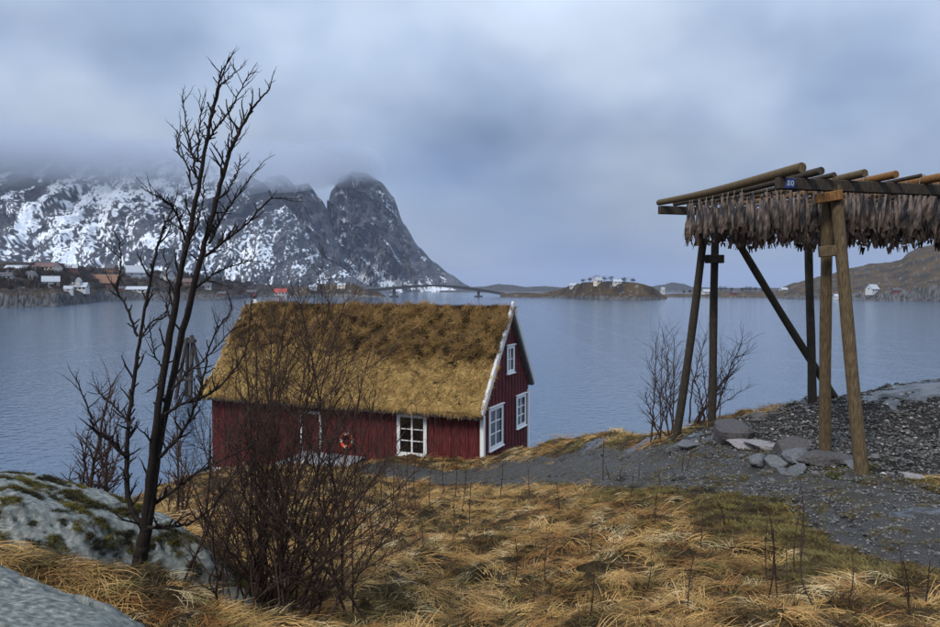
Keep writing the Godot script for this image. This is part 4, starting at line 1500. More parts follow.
	for x in [-8.8, -7.3, -5.9]:
		beam_between("bearer", Vector3(x, low + 0.0, -0.22), Vector3(x, low - 0.12, 2.3), 0.12, 0.18, weathered, rp)
	for q in [[-8.8, 0.3], [-8.8, 2.0], [-5.9, 0.3], [-5.9, 2.0]]:
		box_part("post", Vector3(q[0], low - 0.75, q[1]), Vector3(0.14, 1.1, 0.14), weathered, rp)

	var ring := thing("life_ring", "orange and white life ring hung on the red cabin wall", "life ring", rp.transform * Vector3(-6.78, 2.22, -0.25), -yaw)
	var orange := mat("ring_orange", lin(0.62, 0.075, 0.02), 0.5)
	for q in 8:
		var mb := MB.new()
		var pts := PackedVector3Array()
		var rad := PackedFloat32Array()
		var a0 := TAU * (q - 0.5 + (0.2 if q % 2 == 0 else -0.2) * -1.0) / 8.0
		var a1 := TAU * (q + 0.5 + (0.2 if q % 2 == 0 else -0.2)) / 8.0
		for k in 9:
			var a := lerpf(a0, a1, k / 8.0) + PI / 4.0
			pts.append(Vector3(cos(a), sin(a), 0) * 0.30)
			rad.append(0.075 if q % 2 == 0 else 0.079)
		mb.tube(pts, rad, 10)
		part("float_section" if q % 2 == 0 else "white_band", mb.mesh(), orange if q % 2 == 0 else white, ring)
	box_part("hook", Vector3(0, 0.36, -0.07), Vector3(0.04, 0.06, 0.16), weathered, ring)

# tufts on the roof: combed straw below, brown moss clumps towards the ridge
func roof_grass(parent: Node) -> void:
	rng.seed = 555
	var nz := noise(340, 1.0, 3)
	var straw := []
	var scol := PackedColorArray()
	var moss := []
	var mcol := PackedColorArray()
	var down := Vector3(0, -0.76, 0.65)
	var nrm := Vector3(0, 0.65, 0.76)
	for i in 15000:
		var t := rng.randf()
		var x := -HL + 0.12 + (HL - 0.24) * rng.randf()
		var p := Vector3(x, lerpf(EY, RY, t), lerpf(0.12, RZ, t)) + nrm * (float(roof_top[[int(t * 70.0), int((x + HL - 0.10) / (HL - 0.20) * 190.0)]]) - 0.02)
		var th: float = roof_top[[int(t * 70.0), int((x + HL - 0.10) / (HL - 0.20) * 190.0)]]
		var line := 0.50 + 0.13 * nz.get_noise_2d(x * 0.35, 3.0) - 0.06 * (x + 7.0) / 7.0 + 0.10 * nz.get_noise_2d(x * 1.5, t * 4.0)
		var k := nz.get_noise_2d(x * 2.0, t * 10.0)
		if smoothstep(-0.06, 0.05, t - line) + 0.16 * smoothstep(0.15, 0.4, k) > rng.randf():
			var s := rng.randf_range(0.7, 1.5) * (1.0 + maxf(k, -0.3))
			var side := Vector3(1, 0, 0).rotated(nrm, rng.randf() * TAU)
			moss.append(Transform3D(Basis(side, nrm, side.cross(nrm)).scaled(Vector3.ONE * s), p))
			var c := Color(0.255, 0.155, 0.055).lerp(Color(0.030, 0.021, 0.010), clampf(0.50 - k * 2.4 + rng.randfn() * 0.22, 0, 1))
			mcol.append(c * rng.randf_range(0.7, 1.25))
		else:
			var a := nz.get_noise_2d(x * 0.9 + 20.0, t * 4.0) * 2.0 + rng.randfn() * 0.5
			var dirv := down.rotated(nrm, a)
			var s := rng.randf_range(0.8, 1.35)
			straw.append(Transform3D(Basis(dirv, nrm, dirv.cross(nrm)).scaled(Vector3.ONE * s), p))
			var c := Color(0.53, 0.36, 0.135).lerp(Color(0.27, 0.165, 0.056), clampf(0.35 - k * 1.2 + rng.randfn() * 0.25, 0, 1))
			scol.append(c * rng.randf_range(0.75, 1.2))
	# a fringe hanging over the eave and the ridge
	for i in 1500:
		var x := -HL + 0.12 + (HL - 0.24) * rng.randf()
		var ridge := i % 3 == 0
		var p := Vector3(x, RY + 0.14, RZ + rng.randf_range(-0.25, 0.1)) if ridge else Vector3(x, EY + 0.10, 0.20 + rng.randf_range(-0.1, 0.02))
		var d2 := Vector3(rng.randfn() * 0.3, -0.5, 0.8).normalized()
		var up := (Vector3.UP - d2 * d2.y).normalized()
		if ridge:
			moss.append(Transform3D(Basis(Vector3.RIGHT, Vector3.UP, Vector3.BACK).scaled(Vector3.ONE * rng.randf_range(0.8, 1.5)), p))
			mcol.append(Color(0.17, 0.095, 0.03) * rng.randf_range(0.4, 1.2))
		else:
			straw.append(Transform3D(Basis(d2, up, d2.cross(up)).scaled(Vector3.ONE * rng.randf_range(0.6, 0.95)), p))
			scol.append(Color(0.25, 0.155, 0.06) * rng.randf_range(0.5, 1.2))
	stuff("grass", tuft(71, 22, 0.27, 0.10, 0.80, 0.8, 0.015, 3), straw, scol, M.grass, "straw coloured grass combed down the roof", "grass", parent)
	stuff("moss", tuft(72, 30, 0.20, 0.12, 0.15, 0.6, 0.018, 2), moss, mcol, M.grass, "brown moss clumps near the ridge", "moss", parent)

# ---------- grass ----------
# A tuft of blades. Blades start within 'spread', lean towards +x by 'lean', and droop; y is up.
func tuft(seed_: int, blades: int, length: float, spread: float, lean: float, droop: float, width: float, seg := 4) -> ArrayMesh:
	var rg := RandomNumberGenerator.new()
	rg.seed = seed_
	var mb := MB.new()
	for b in blades:
		var a := rg.randf() * TAU
		var r := sqrt(rg.randf()) * spread
		var p := Vector3(cos(a) * r, -0.02, sin(a) * r)
		var az := rg.randfn() * lerpf(1.6, 0.45, clampf(lean, 0, 1))
		if lean < 0.2:
			az = rg.randf() * TAU
		var rise := clampf(1.0 - lean * 0.75 + rg.randfn() * 0.25, 0.08, 1.3)
		var d := Vector3(cos(az), rise, sin(az)).normalized()
		var l := length * rg.randf_range(0.55, 1.25) / seg
		var w := width * rg.randf_range(0.6, 1.2)
		var side := d.cross(Vector3(rg.randfn() * 0.5, 1, rg.randfn() * 0.5)).normalized()
		var tone := rg.randf_range(0.60, 1.30)
		mb.col = Color(tone, tone * rg.randf_range(0.93, 1.04), tone * rg.randf_range(0.85, 1.1))
		for s in seg:
			var w0 := w * (1.0 - float(s) / seg * 0.75)
			var w1 := w * (1.0 - float(s + 1) / seg * 0.75)
			var q := p + d * l
			if s < seg - 1:
				mb.quad(p - side * w0 * 0.5, p + side * w0 * 0.5, q + side * w1 * 0.5, q - side * w1 * 0.5, Vector3(0.0, 1.0, 0.01))
			else:
				mb.tri(p - side * w0 * 0.5, p + side * w0 * 0.5, q, Vector3(0.0, 1.0, 0.01))
			p = q
			d = (d + Vector3(rg.randfn() * 0.12, -droop * rg.randf_range(0.5, 1.2) * 0.55, rg.randfn() * 0.12)).normalized()
	return mb.mesh()

func combed(at: Vector3, dirv: Vector3, s: Vector3) -> Transform3D:
	var up := Vector3.UP
	var d := dirv.normalized()
	up = (up - d * up.dot(d)).normalized()
	return Transform3D(Basis(d * s.x, up * s.y, d.cross(up) * s.z), at)

func slope_dir(x: float, z: float) -> Vector3:
	var e := 0.25
	var gx := ground_y(x + e, z, 1.0) - ground_y(x - e, z, 1.0)
	var gz := ground_y(x, z + e, 1.0) - ground_y(x, z - e, 1.0)
	return Vector3(-gx, 0, -gz) / (2.0 * e)

func in_view(x: float, z: float, margin: float) -> bool:
	return -z > 2.2 and absf(x) < -z * 0.66 + margin

func build_grass() -> void:
	rng.seed = 1234
	var zone := noise(401, 1.0, 3)
	var kinds := [tuft(81, 30, 0.30, 0.11, 0.92, 0.55, 0.0065), tuft(82, 30, 0.24, 0.10, 0.72, 0.75, 0.0060), tuft(83, 22, 0.20, 0.08, 0.25, 0.50, 0.0055), tuft(84, 30, 0.13, 0.10, 0.1, 0.6, 0.0080, 3), tuft(85, 24, 0.40, 0.13, 0.92, 0.40, 0.0065)]
	var xf := [[], [], [], [], []]
	var cl := [PackedColorArray(), PackedColorArray(), PackedColorArray(), PackedColorArray(), PackedColorArray()]
	var count := 0
	# rings of distance, each with its own density and size of tuft
	for ring in [[2.4, 7.0, 210.0, 0.80], [7.0, 12.0, 130.0, 0.95], [12.0, 20.0, 56.0, 1.2], [20.0, 33.0, 22.0, 1.6]]:
		var half: float = ring[1] * 0.66 + 1.5
		var n := int((ring[1] - ring[0]) * half * 2.0 * ring[2])
		for i in n:
			var z := -rng.randf_range(ring[0], ring[1])
			var x := rng.randf_range(-half, half)
			if not in_view(x, z, 1.2):
				continue
			var g := grassy(x, z)
			if rng.randf() > g * 1.3:
				continue
			if z > -8.0 and x < 0.0 and (poly_dist(slab_a, x, z) < -0.10 or poly_dist(slab_b, x, z) < -0.08):
				continue
			if z < -24.0:
				var l := Vector3(x - 0.624, 0, z + 30.0).rotated(Vector3.UP, 0.405)
				if l.x > -14.8 and l.x < -0.2 and l.z < -0.3 and l.z > -6.4:
					continue
				if l.x > -9.6 and l.x < -6.2 and l.z >= -0.3 and l.z < 3.1:
					continue
			var y := ground_y(x, z, g)
			if y < 0.25:
				continue
			var zn := zone.get_noise_2d(x * 0.45, z * 0.45)
			var zf := zone.get_noise_2d(x * 1.7 + 9.0, z * 1.7)
			var pd := path_dist(x, z)
			# dark hollows where little grass lies
			var hollow := smoothstep(-0.03, -0.28, zf * 0.7 + zn * 0.6) * smoothstep(0.3, 1.2, pd)
			var low_growth := rng.randf() < hollow * 0.85
			if low_growth and rng.randf() < 0.35:
				continue
			var kind := 0
			var q := rng.randf()
			if q < 0.30:
				kind = 1
			elif q < 0.42:
				kind = 2
			elif q < 0.56:
				kind = 4
			elif q < 0.62 or (zf < -0.25 and q < 0.85):
				kind = 3
			var green := 0.0
			# short greener sward beside the track
			var sward := smoothstep(1.1, 0.4, pd + zn * 1.6) * smoothstep(1.6, 3.0, x)
			if rng.randf() < sward:
				kind = 3
				green = 0.75
			elif kind == 3:
				green = rng.randf_range(0.0, 0.8)
			if low_growth:
				kind = 3
				green = rng.randf_range(0.0, 0.35)
			var s: float = ring[3] * rng.randf_range(0.7, 1.25)
			if kind == 3 and sward > 0.3:
				s *= 0.6
			var dn := slope_dir(x, z)
			var w := Vector3(0.35, 0, 0.45) + dn * 2.2 + Vector3(zone.get_noise_2d(x * 0.7, z * 0.7 + 50.0), 0, zone.get_noise_2d(x * 0.7 + 80.0, z * 0.7)) * 1.6
			w = w.normalized().rotated(Vector3.UP, rng.randfn() * 0.75)
			w.y = dn.dot(w) * -0.8
			var flat := rng.randf_range(0.65, 1.1)
			xf[kind].append(combed(Vector3(x, y, z), w, Vector3(s, s * flat, s)))
			var t := clampf(0.46 + zf * 2.0 + zn * 0.9 + rng.randfn() * 0.30, 0.0, 1.0)
			var c := Color(0.085, 0.040, 0.013).lerp(Color(0.49, 0.305, 0.112), t)
			var dice := rng.randf()
			if dice < 0.10:
				c = Color(0.58, 0.45, 0.25)
			elif dice < 0.30 + zn * 0.4:
				c = c.lerp(Color(0.24, 0.105, 0.032), 0.75)
			elif dice > 0.88 + zf * 0.3:
				c = c.lerp(Color(0.13, 0.115, 0.035), 0.8)
			if low_growth:
				c = Color(0.060, 0.034, 0.016) * rng.randf_range(0.5, 1.6)
			c = c.lerp(Color(0.115, 0.100, 0.030), green)
			cl[kind].append(c)
			count += 1
	for k in 5:
		stuff("grass", kinds[k], xf[k], cl[k], M.grass, ["long straw coloured grass lying flat over the slope", "drooping dry grass over the hummocks", "stiff dry grass standing in tufts", "short mossy olive grass between the tussocks", "long matted dead grass blades"][k], "grass")

	# close-cropped sward along the near edge of the track
	var wx := []
	var wc := PackedColorArray()
	for i in 16000:
		var z := -rng.randf_range(4.5, 12.5)
		var x := rng.randf_range(1.6, 7.2)
		if not in_view(x, z, 0.8):
			continue
		var pd := path_dist(x, z)
		var zn := zone.get_noise_2d(x * 0.45, z * 0.45)
		if pd < 0.02 or pd + zn * 1.6 > rng.randf_range(0.2, 1.1) or poly_dist(bank, x, z) < 0.1:
			continue
		var s := rng.randf_range(0.35, 0.75)
		wx.append(Transform3D(Basis().rotated(Vector3.UP, rng.randf() * TAU).scaled(Vector3(s, s * 0.7, s)), Vector3(x, ground_y(x, z), z)))
		wc.append(Color(0.10, 0.062, 0.024).lerp(Color(0.160, 0.132, 0.044), clampf(0.6 + zone.get_noise_2d(x * 2.0, z * 2.0) * 1.5 + rng.randfn() * 0.2, 0, 1)) * rng.randf_range(0.7, 1.2))
	stuff("grass", tuft(88, 22, 0.11, 0.09, 0.1, 0.6, 0.008, 2), wx, wc, M.grass, "short olive sward along the near edge of the gravel track", "grass")

	# weeds and moss that have taken hold on the track
	var tx := []
	var tc := PackedColorArray()
	for i in 9000:
		var seg := rng.randi_range(0, path_line.size() - 2)
		var p := path_line[seg].lerp(path_line[seg + 1], rng.randf()) + Vector2(rng.randfn(), rng.randfn()) * 0.55
		if path_dist(p.x, p.y) > 0.05 or zone.get_noise_2d(p.x * 1.6 + 5.0, p.y * 1.6) + zone.get_noise_2d(p.x * 5.0, p.y * 5.0) * 0.5 < 0.16:
			continue
		var s := rng.randf_range(0.3, 0.8)
		tx.append(Transform3D(Basis().rotated(Vector3.UP, rng.randf() * TAU).scaled(Vector3(s, s * 0.55, s)), Vector3(p.x, ground_y(p.x, p.y) + 0.03, p.y)))
		tc.append(Color(0.12, 0.078, 0.030).lerp(Color(0.13, 0.115, 0.035), rng.randf()) * rng.randf_range(0.5, 1.2))
	stuff("weeds", tuft(89, 20, 0.10, 0.09, 0.1, 0.6, 0.008, 2), tx, tc, M.grass, "low brown weeds and moss growing on the gravel track", "weeds")

	# moss cushions on the bedrock slab, in drifts along its cracks
	var mx := []
	var mc := PackedColorArray()
	for i in 60000:
		var x := rng.randf_range(-5.2, -0.9)
		var z := rng.randf_range(-7.0, -4.2)
		var d := poly_dist(slab_a, x, z)
		if d > 0.0:
			continue
		var k := zone.get_noise_2d(x * 1.6 + z * 0.8 + 4.0, z * 3.6 - x * 1.1) + 0.6 * zone.get_noise_2d(x * 5.0, z * 8.0)
		var rim := smoothstep(-0.30, -0.02, d) * (1.0 if z < -5.6 else 0.4)
		if k + rim * 0.30 < 0.12 + 0.10 * smoothstep(-2.8, -4.2, x):
			continue
		var s := rng.randf_range(0.25, 0.55)
		mx.append(Transform3D(Basis().rotated(Vector3.UP, rng.randf() * TAU).scaled(Vector3(s, s * 0.62, s)), Vector3(x, slab_y(slab_a, x, z, 0.34), z)))
		var c := Color(0.022, 0.019, 0.010).lerp(Color(0.125, 0.105, 0.020), clampf(0.38 + zone.get_noise_2d(x * 3.0, z * 3.0 + 70.0) * 1.3 + rng.randfn() * 0.2, 0, 1))
		mc.append(c)
	stuff("moss", tuft(86, 26, 0.085, 0.07, 0.1, 0.5, 0.009, 2), mx, mc, M.grass, "dark olive moss growing over the pale bedrock slab", "moss")
	# bright green moss by the rack post and a few tussocks
	var gx := []
	var gc := PackedColorArray()
	for i in 900:
		var p := W(848.0 + rng.randfn() * 14.0, 476.0, 9.75 + rng.randfn() * 0.22)
		if rng.randf() < 0.25:
			p = W(810.0 + rng.randfn() * 10.0, 466.0, 10.15 + rng.randfn() * 0.15)
		var s := rng.randf_range(0.3, 0.7)
		gx.append(Transform3D(Basis().rotated(Vector3.UP, rng.randf() * TAU).scaled(Vector3(s, s * 0.6, s)), Vector3(p.x, ground_y(p.x, p.z) + 0.005, p.z)))
		gc.append(Color(0.11, 0.12, 0.02) * rng.randf_range(0.5, 1.2))
	stuff("moss", tuft(87, 26, 0.085, 0.07, 0.1, 0.5, 0.009, 2), gx, gc, M.grass, "bright green moss around the foot of the rack post", "moss")
	var tus := [[771, 411, 13.6, 1.0], [205, 470, 24.0, 1.0], [560, 444, 26.0, 1.4], [545, 448, 26.5, 1.3], [590, 440, 23.0, 1.2]]
	for i in tus.size():
		var e = tus[i]
		var p := W(e[0], e[1], e[2])
		p.y = ground_y(p.x, p.z) - 0.02
		var mb := part("grass_tussock", tuft(900 + i, 90, 0.42 * e[3], 0.16 * e[3], 0.12, 0.75, 0.010), M.straw)
		mb.position = p
		tag(mb, ["single straw tussock on the crest of the gravel bank", "pale grass tussock at the shore left of the cabin", "pale grass tussock at the corner of the cabin gable", "low grass tussock right behind the cabin gable", "low grass tussock on the crest beside the track"][i], "grass tussock", "single tussocks")

# ---------- bare trees ----------
# grows a branch from p along d; writes tubes into mb
func grow(mb: MB, rg: RandomNumberGenerator, p: Vector3, d: Vector3, length: float, r: float, level: int, up: float, seg_len: float, kink := 0.22) -> void:
	var n := maxi(3, int(length / seg_len))
	var pts := PackedVector3Array([p])
	var rad := PackedFloat32Array([r])
	for i in n:
		d = (d + Vector3(rg.randfn(), rg.randfn(), rg.randfn()) * kink + Vector3.UP * up * 0.25).normalized()
		p += d * length / n
		pts.append(p)
		var t := (i + 1.0) / n
		var rr := r * (1.0 - 0.58 * t)
		rad.append(rr)
		if level > 0 and t > 0.18 and rg.randf() < (0.85 if level > 1 else 0.65):
			var ax := Vector3(rg.randfn(), rg.randfn() * 0.3, rg.randfn()).normalized()
			var q := (d + ax * rg.randf_range(0.5, 0.95)).normalized()
			grow(mb, rg, p, q, length * rg.randf_range(0.28, 0.55) * (1.15 - 0.5 * t), rr * 0.68, level - 1, up, seg_len, kink)
	# a blunt bud at the tip
	if level == 0:
		rad[n] = rad[n - 1] * 1.15
		pts[n] = pts[n - 1] + d * rad[n] * 5.0
	mb.tube(pts, rad, 6 if r > 0.012 else 4, true, 0.10 if r > 0.01 else 0.0)

# a limb through traced points (pixel x, pixel y), bulging in depth by 'lean' metres towards its tip
func limb(o: Node3D, called: String, mats: Material, rg: RandomNumberGenerator, pts2: Array, d0: float, lean: float, r0: float, r1: float, twigs: float, twig_len := 0.34) -> void:
	var pts := PackedVector3Array()
	var rad := PackedFloat32Array()
	var ctrl := []
	for i in pts2.size():
		var t := float(i) / (pts2.size() - 1)
		ctrl.append(W(pts2[i][0], pts2[i][1], d0 + lean * t) - o.position)
	var steps := 10
	for i in ctrl.size() - 1:
		var a: Vector3 = ctrl[i]
		var b: Vector3 = ctrl[i + 1]
		var pa: Vector3 = ctrl[maxi(i - 1, 0)]
		var pb: Vector3 = ctrl[mini(i + 2, ctrl.size() - 1)]
		for k in steps:
			var t := float(k) / steps
			var q := a.cubic_interpolate(b, pa, pb, t)
			q += Vector3(rg.randfn(), rg.randfn() * 0.4, rg.randfn()) * 0.003
			pts.append(q)
			rad.append(lerpf(r0, r1, pow((i + t) / (ctrl.size() - 1), 0.8)))
	pts.append(ctrl[-1])
	rad.append(r1)
	var mb := MB.new()
	mb.tube(pts, rad, 9 if r0 > 0.02 else 7, true, 0.07)
	var lm := part(called, mb.mesh(), mats, o)
	if twigs <= 0.0:
		return
	mb = MB.new()
	for i in range(3, pts.size()):
		if rg.randf() > twigs:
			continue
		var d := (pts[i] - pts[i - 1]).normalized()
		var ax := Vector3(rg.randfn(), 0.15 + rg.randfn() * 0.4, rg.randfn() * 0.8).normalized()
		var q := (d * 0.8 + ax * 0.9).normalized()
		var l := twig_len * pow(rg.randf(), 2.2) + 0.035
		grow(mb, rg, pts[i] - d * 0.01, q, l, minf(rad[i] * 0.8, 0.0080), 1 if l > 0.10 else 0, 0.6, 0.035, 0.13)
	# the tip goes on into a spray of buds
	for k in 2:
		var d := (pts[-1] - pts[-3]).normalized()
		grow(mb, rg, pts[-1], (d + Vector3(rg.randfn(), rg.randfn(), rg.randfn()) * 0.35).normalized(), rg.randf_range(0.08, 0.18), r1 * 0.9, 1, 0.4, 0.04, 0.2)
	part("twigs", mb.mesh(), mats, lm).set_meta("kind", "stuff")

func build_tree() -> void:
	var rg := RandomNumberGenerator.new()
	rg.seed = 31
	var base := W(139, 574, 5.0)
	base.y = ground_y(base.x, base.z)
	var o := thing("bare_tree", "tall leafless dark barked tree growing beside the mossy bedrock slab", "tree", base)
	var bk: Material = M.bark
	var D := 5.0
	limb(o, "trunk", bk, rg, [[138, 588], [139, 565], [143, 545], [146, 528]], D, 0.0, 0.055, 0.041, 0.0)
	limb(o, "limb", bk, rg, [[145, 530], [130, 505], [127, 455], [132, 395], [145, 308], [160, 238], [168, 219]], D, 0.25, 0.023, 0.006, 0.75, 0.20)
	limb(o, "limb", bk, rg, [[145, 532], [155, 432], [176, 298], [189, 235], [206, 146], [215, 100], [222, 70]], D, -0.15, 0.031, 0.005, 0.75, 0.20)
	limb(o, "limb", bk, rg, [[147, 530], [162, 430], [192, 292], [215, 205], [230, 152], [251, 111], [269, 90]], D, 0.2, 0.031, 0.005, 0.75, 0.20)
	var lesser := [
		[[[137, 336], [127, 308], [117, 290], [121, 268], [120, 242]], 0.1, 0.010], [[[206, 142], [217, 127], [229, 111], [249, 75]], -0.1, 0.010], [[[196, 178], [192, 152], [187, 128], [183, 100]], 0.1, 0.009],
		[[[197, 162], [199, 135], [201, 111]], -0.2, 0.007], [[[192, 190], [187, 165], [177, 150], [180, 133]], 0.15, 0.007], [[[186, 240], [177, 215], [166, 201], [152, 194]], -0.2, 0.009],
		[[[209, 243], [221, 220], [234, 200], [256, 170]], 0.2, 0.011], [[[206, 256], [223, 242], [243, 227], [268, 201], [281, 198]], -0.2, 0.011], [[[194, 290], [210, 277], [226, 268], [250, 261]], 0.15, 0.008],
		[[[160, 457], [183, 430], [200, 392], [211, 343], [232, 309]], -0.25, 0.014], [[[164, 415], [182, 404], [201, 398], [220, 386], [246, 350], [251, 303]], 0.3, 0.012], [[[172, 390], [187, 373], [205, 359], [232, 330]], 0.2, 0.009],
		[[[126, 457], [110, 441], [95, 430], [89, 412], [78, 383]], -0.15, 0.014], [[[132, 428], [120, 412], [106, 399], [99, 392]], 0.2, 0.009], [[[148, 528], [168, 527], [192, 522], [212, 507], [226, 486]], -0.15, 0.014],
		[[[152, 505], [170, 493], [192, 476], [222, 460], [251, 446]], 0.1, 0.014], [[[139, 340], [152, 322], [163, 318], [170, 300]], 0.2, 0.007], [[[165, 370], [155, 356], [150, 330]], -0.2, 0.006],
		[[[189, 240], [198, 222], [203, 200], [204, 178]], 0.2, 0.007], [[[215, 95], [222, 84], [236, 72]], 0.1, 0.005], [[[226, 157], [232, 140], [230, 120]], -0.1, 0.005], [[[176, 300], [168, 280], [166, 262]], 0.2, 0.006], [[[217, 200], [228, 190], [236, 176], [240, 162]], 0.15, 0.007],
	]
	for e in lesser:
		limb(o, "branch", bk, rg, e[0], D + rg.randf_range(-0.1, 0.1), e[1], e[2], 0.0035, 0.75, 0.14)

func bush(called: String, label: String, group: String, foot: Array, d: float, tips: Array, r0: float, level: int, seed_: int, spread_d: float, seg_len := 0.09, twig := 0.30) -> void:
	var rg := RandomNumberGenerator.new()
	rg.seed = seed_
	var base := W(foot[0], foot[1], d)
	base.y = ground_y(base.x, base.z)
	var o := thing(called, label, "bush", base, 0.0, group)
	for t in tips:
		var s: Vector3 = Vector3(rg.randfn() * foot[2], -0.06, rg.randfn() * foot[2])
		var e := W(t[0], t[1], d + rg.randfn() * spread_d) - base
		var mid := s.lerp(e, 0.45) + Vector3(rg.randfn() * 0.05, 0.0, rg.randfn() * 0.08) - Vector3((e.x - s.x) * 0.12, 0, 0)
		var thick := r0 * (rg.randf_range(0.75, 1.0) if rg.randf() < 0.65 else rg.randf_range(1.1, 1.5))
		var pts := PackedVector3Array()
		var rad := PackedFloat32Array()
		var n := 14
		for i in n + 1:
			var k := float(i) / n
			var q := s.lerp(mid, k).lerp(mid.lerp(e, k), k) + Vector3(rg.randfn(), rg.randfn() * 0.3, rg.randfn()) * 0.010
			pts.append(q)
			rad.append(thick * rg.randf_range(0.95, 1.05) * (1.0 - 0.70 * k))
		var mb := MB.new()
		mb.tube(pts, rad, 6, true, 0.06)
		var st := part("stem", mb.mesh(), M.bark_reddish, o)
		mb = MB.new()
		for i in range(5, n + 1):
			for rep in 3:
				if rg.randf() < 0.40 + 0.6 * i / n:
					var dd := (pts[i] - pts[i - 1]).normalized()
					var ax := Vector3(rg.randfn(), 0.2 + rg.randfn() * 0.3, rg.randfn()).normalized()
					grow(mb, rg, pts[i], (dd * 0.8 + ax * 0.8).normalized(), twig * rg.randf_range(0.3, 1.3) * e.length(), rad[i] * 0.6, level, 0.35, seg_len, 0.2)
		part("twigs", mb.mesh(), M.bark_reddish, st).set_meta("kind", "stuff")

func build_bushes() -> void:
	var tips := []
	for t in [[214, 470], [222, 420], [205, 452], [236, 378], [246, 340], [262, 352], [270, 320], [287, 308], [300, 340], [318, 316], [333, 330], [346, 302], [362, 372], [352, 400], [376, 392], [385, 430], [398, 452], [392, 500], [330, 420], [306, 392], [284, 380], [255, 420], [240, 440], [365, 540], [345, 575], [310, 450], [296, 430], [232, 500], [205, 470], [200, 512], [214, 495], [418, 470], [434, 442], [440, 500], [420, 540], [398, 566], [384, 520], [300, 306], [330, 303], [372, 345], [408, 428], [222, 372], [232, 342], [254, 322], [278, 345], [292, 322], [312, 338], [322, 360], [340, 350], [268, 378], [248, 366], [296, 362], [356, 328], [226, 402], [210, 428]]:
		tips.append(t)
	rng.seed = 66
	for i in 14:
		var a := rng.randf_range(-1.1, 1.35)
		var l := rng.randf_range(120, 300) * (1.0 - 0.22 * absf(a))
		tips.append([268.0 + sin(a) * l * (0.55 if a < 0.0 else 0.78), 605.0 - cos(a) * l])
	bush("bush", "big dense leafless bush in front of the red cabin", "leafless bushes", [262, 612, 0.27], 5.5, tips, 0.0095, 2, 61, 0.46, 0.06, 0.19)
	bush("bush", "leafless shrub on the shore behind the mossy bedrock slab", "leafless bushes", [93, 512, 0.22], 9.0, [[72, 470], [80, 440], [88, 430], [96, 418], [104, 428], [112, 405], [118, 420], [126, 440], [82, 478], [132, 462], [110, 388], [70, 490]], 0.022, 1, 62, 0.3, 0.1, 0.2)
	bush("bush", "slender sapling standing on the bank left of the cabin", "leafless bushes", [178, 515, 0.08], 13.0, [[180, 430], [186, 452], [170, 460], [192, 470], [176, 410]], 0.022, 1, 63, 0.2, 0.12, 0.2)
	bush("bush", "twiggy sapling bush left of the leaning rear rack post", "leafless bushes", [664, 438, 0.14], 14.6, [[645, 395], [650, 362], [656, 345], [662, 330], [668, 348], [674, 340], [680, 356], [652, 380], [684, 378], [664, 334], [642, 410]], 0.017, 1, 64, 0.25, 0.12, 0.24)
	bush("bush", "twiggy sapling bush behind the upright rear rack post", "leafless bushes", [703, 438, 0.16], 14.8, [[700, 342], [692, 370], [706, 336], [722, 345], [734, 350], [742, 338], [746, 350], [728, 375], [720, 392], [694, 395], [738, 366], [750, 386]], 0.017, 1, 65, 0.3, 0.12, 0.24)

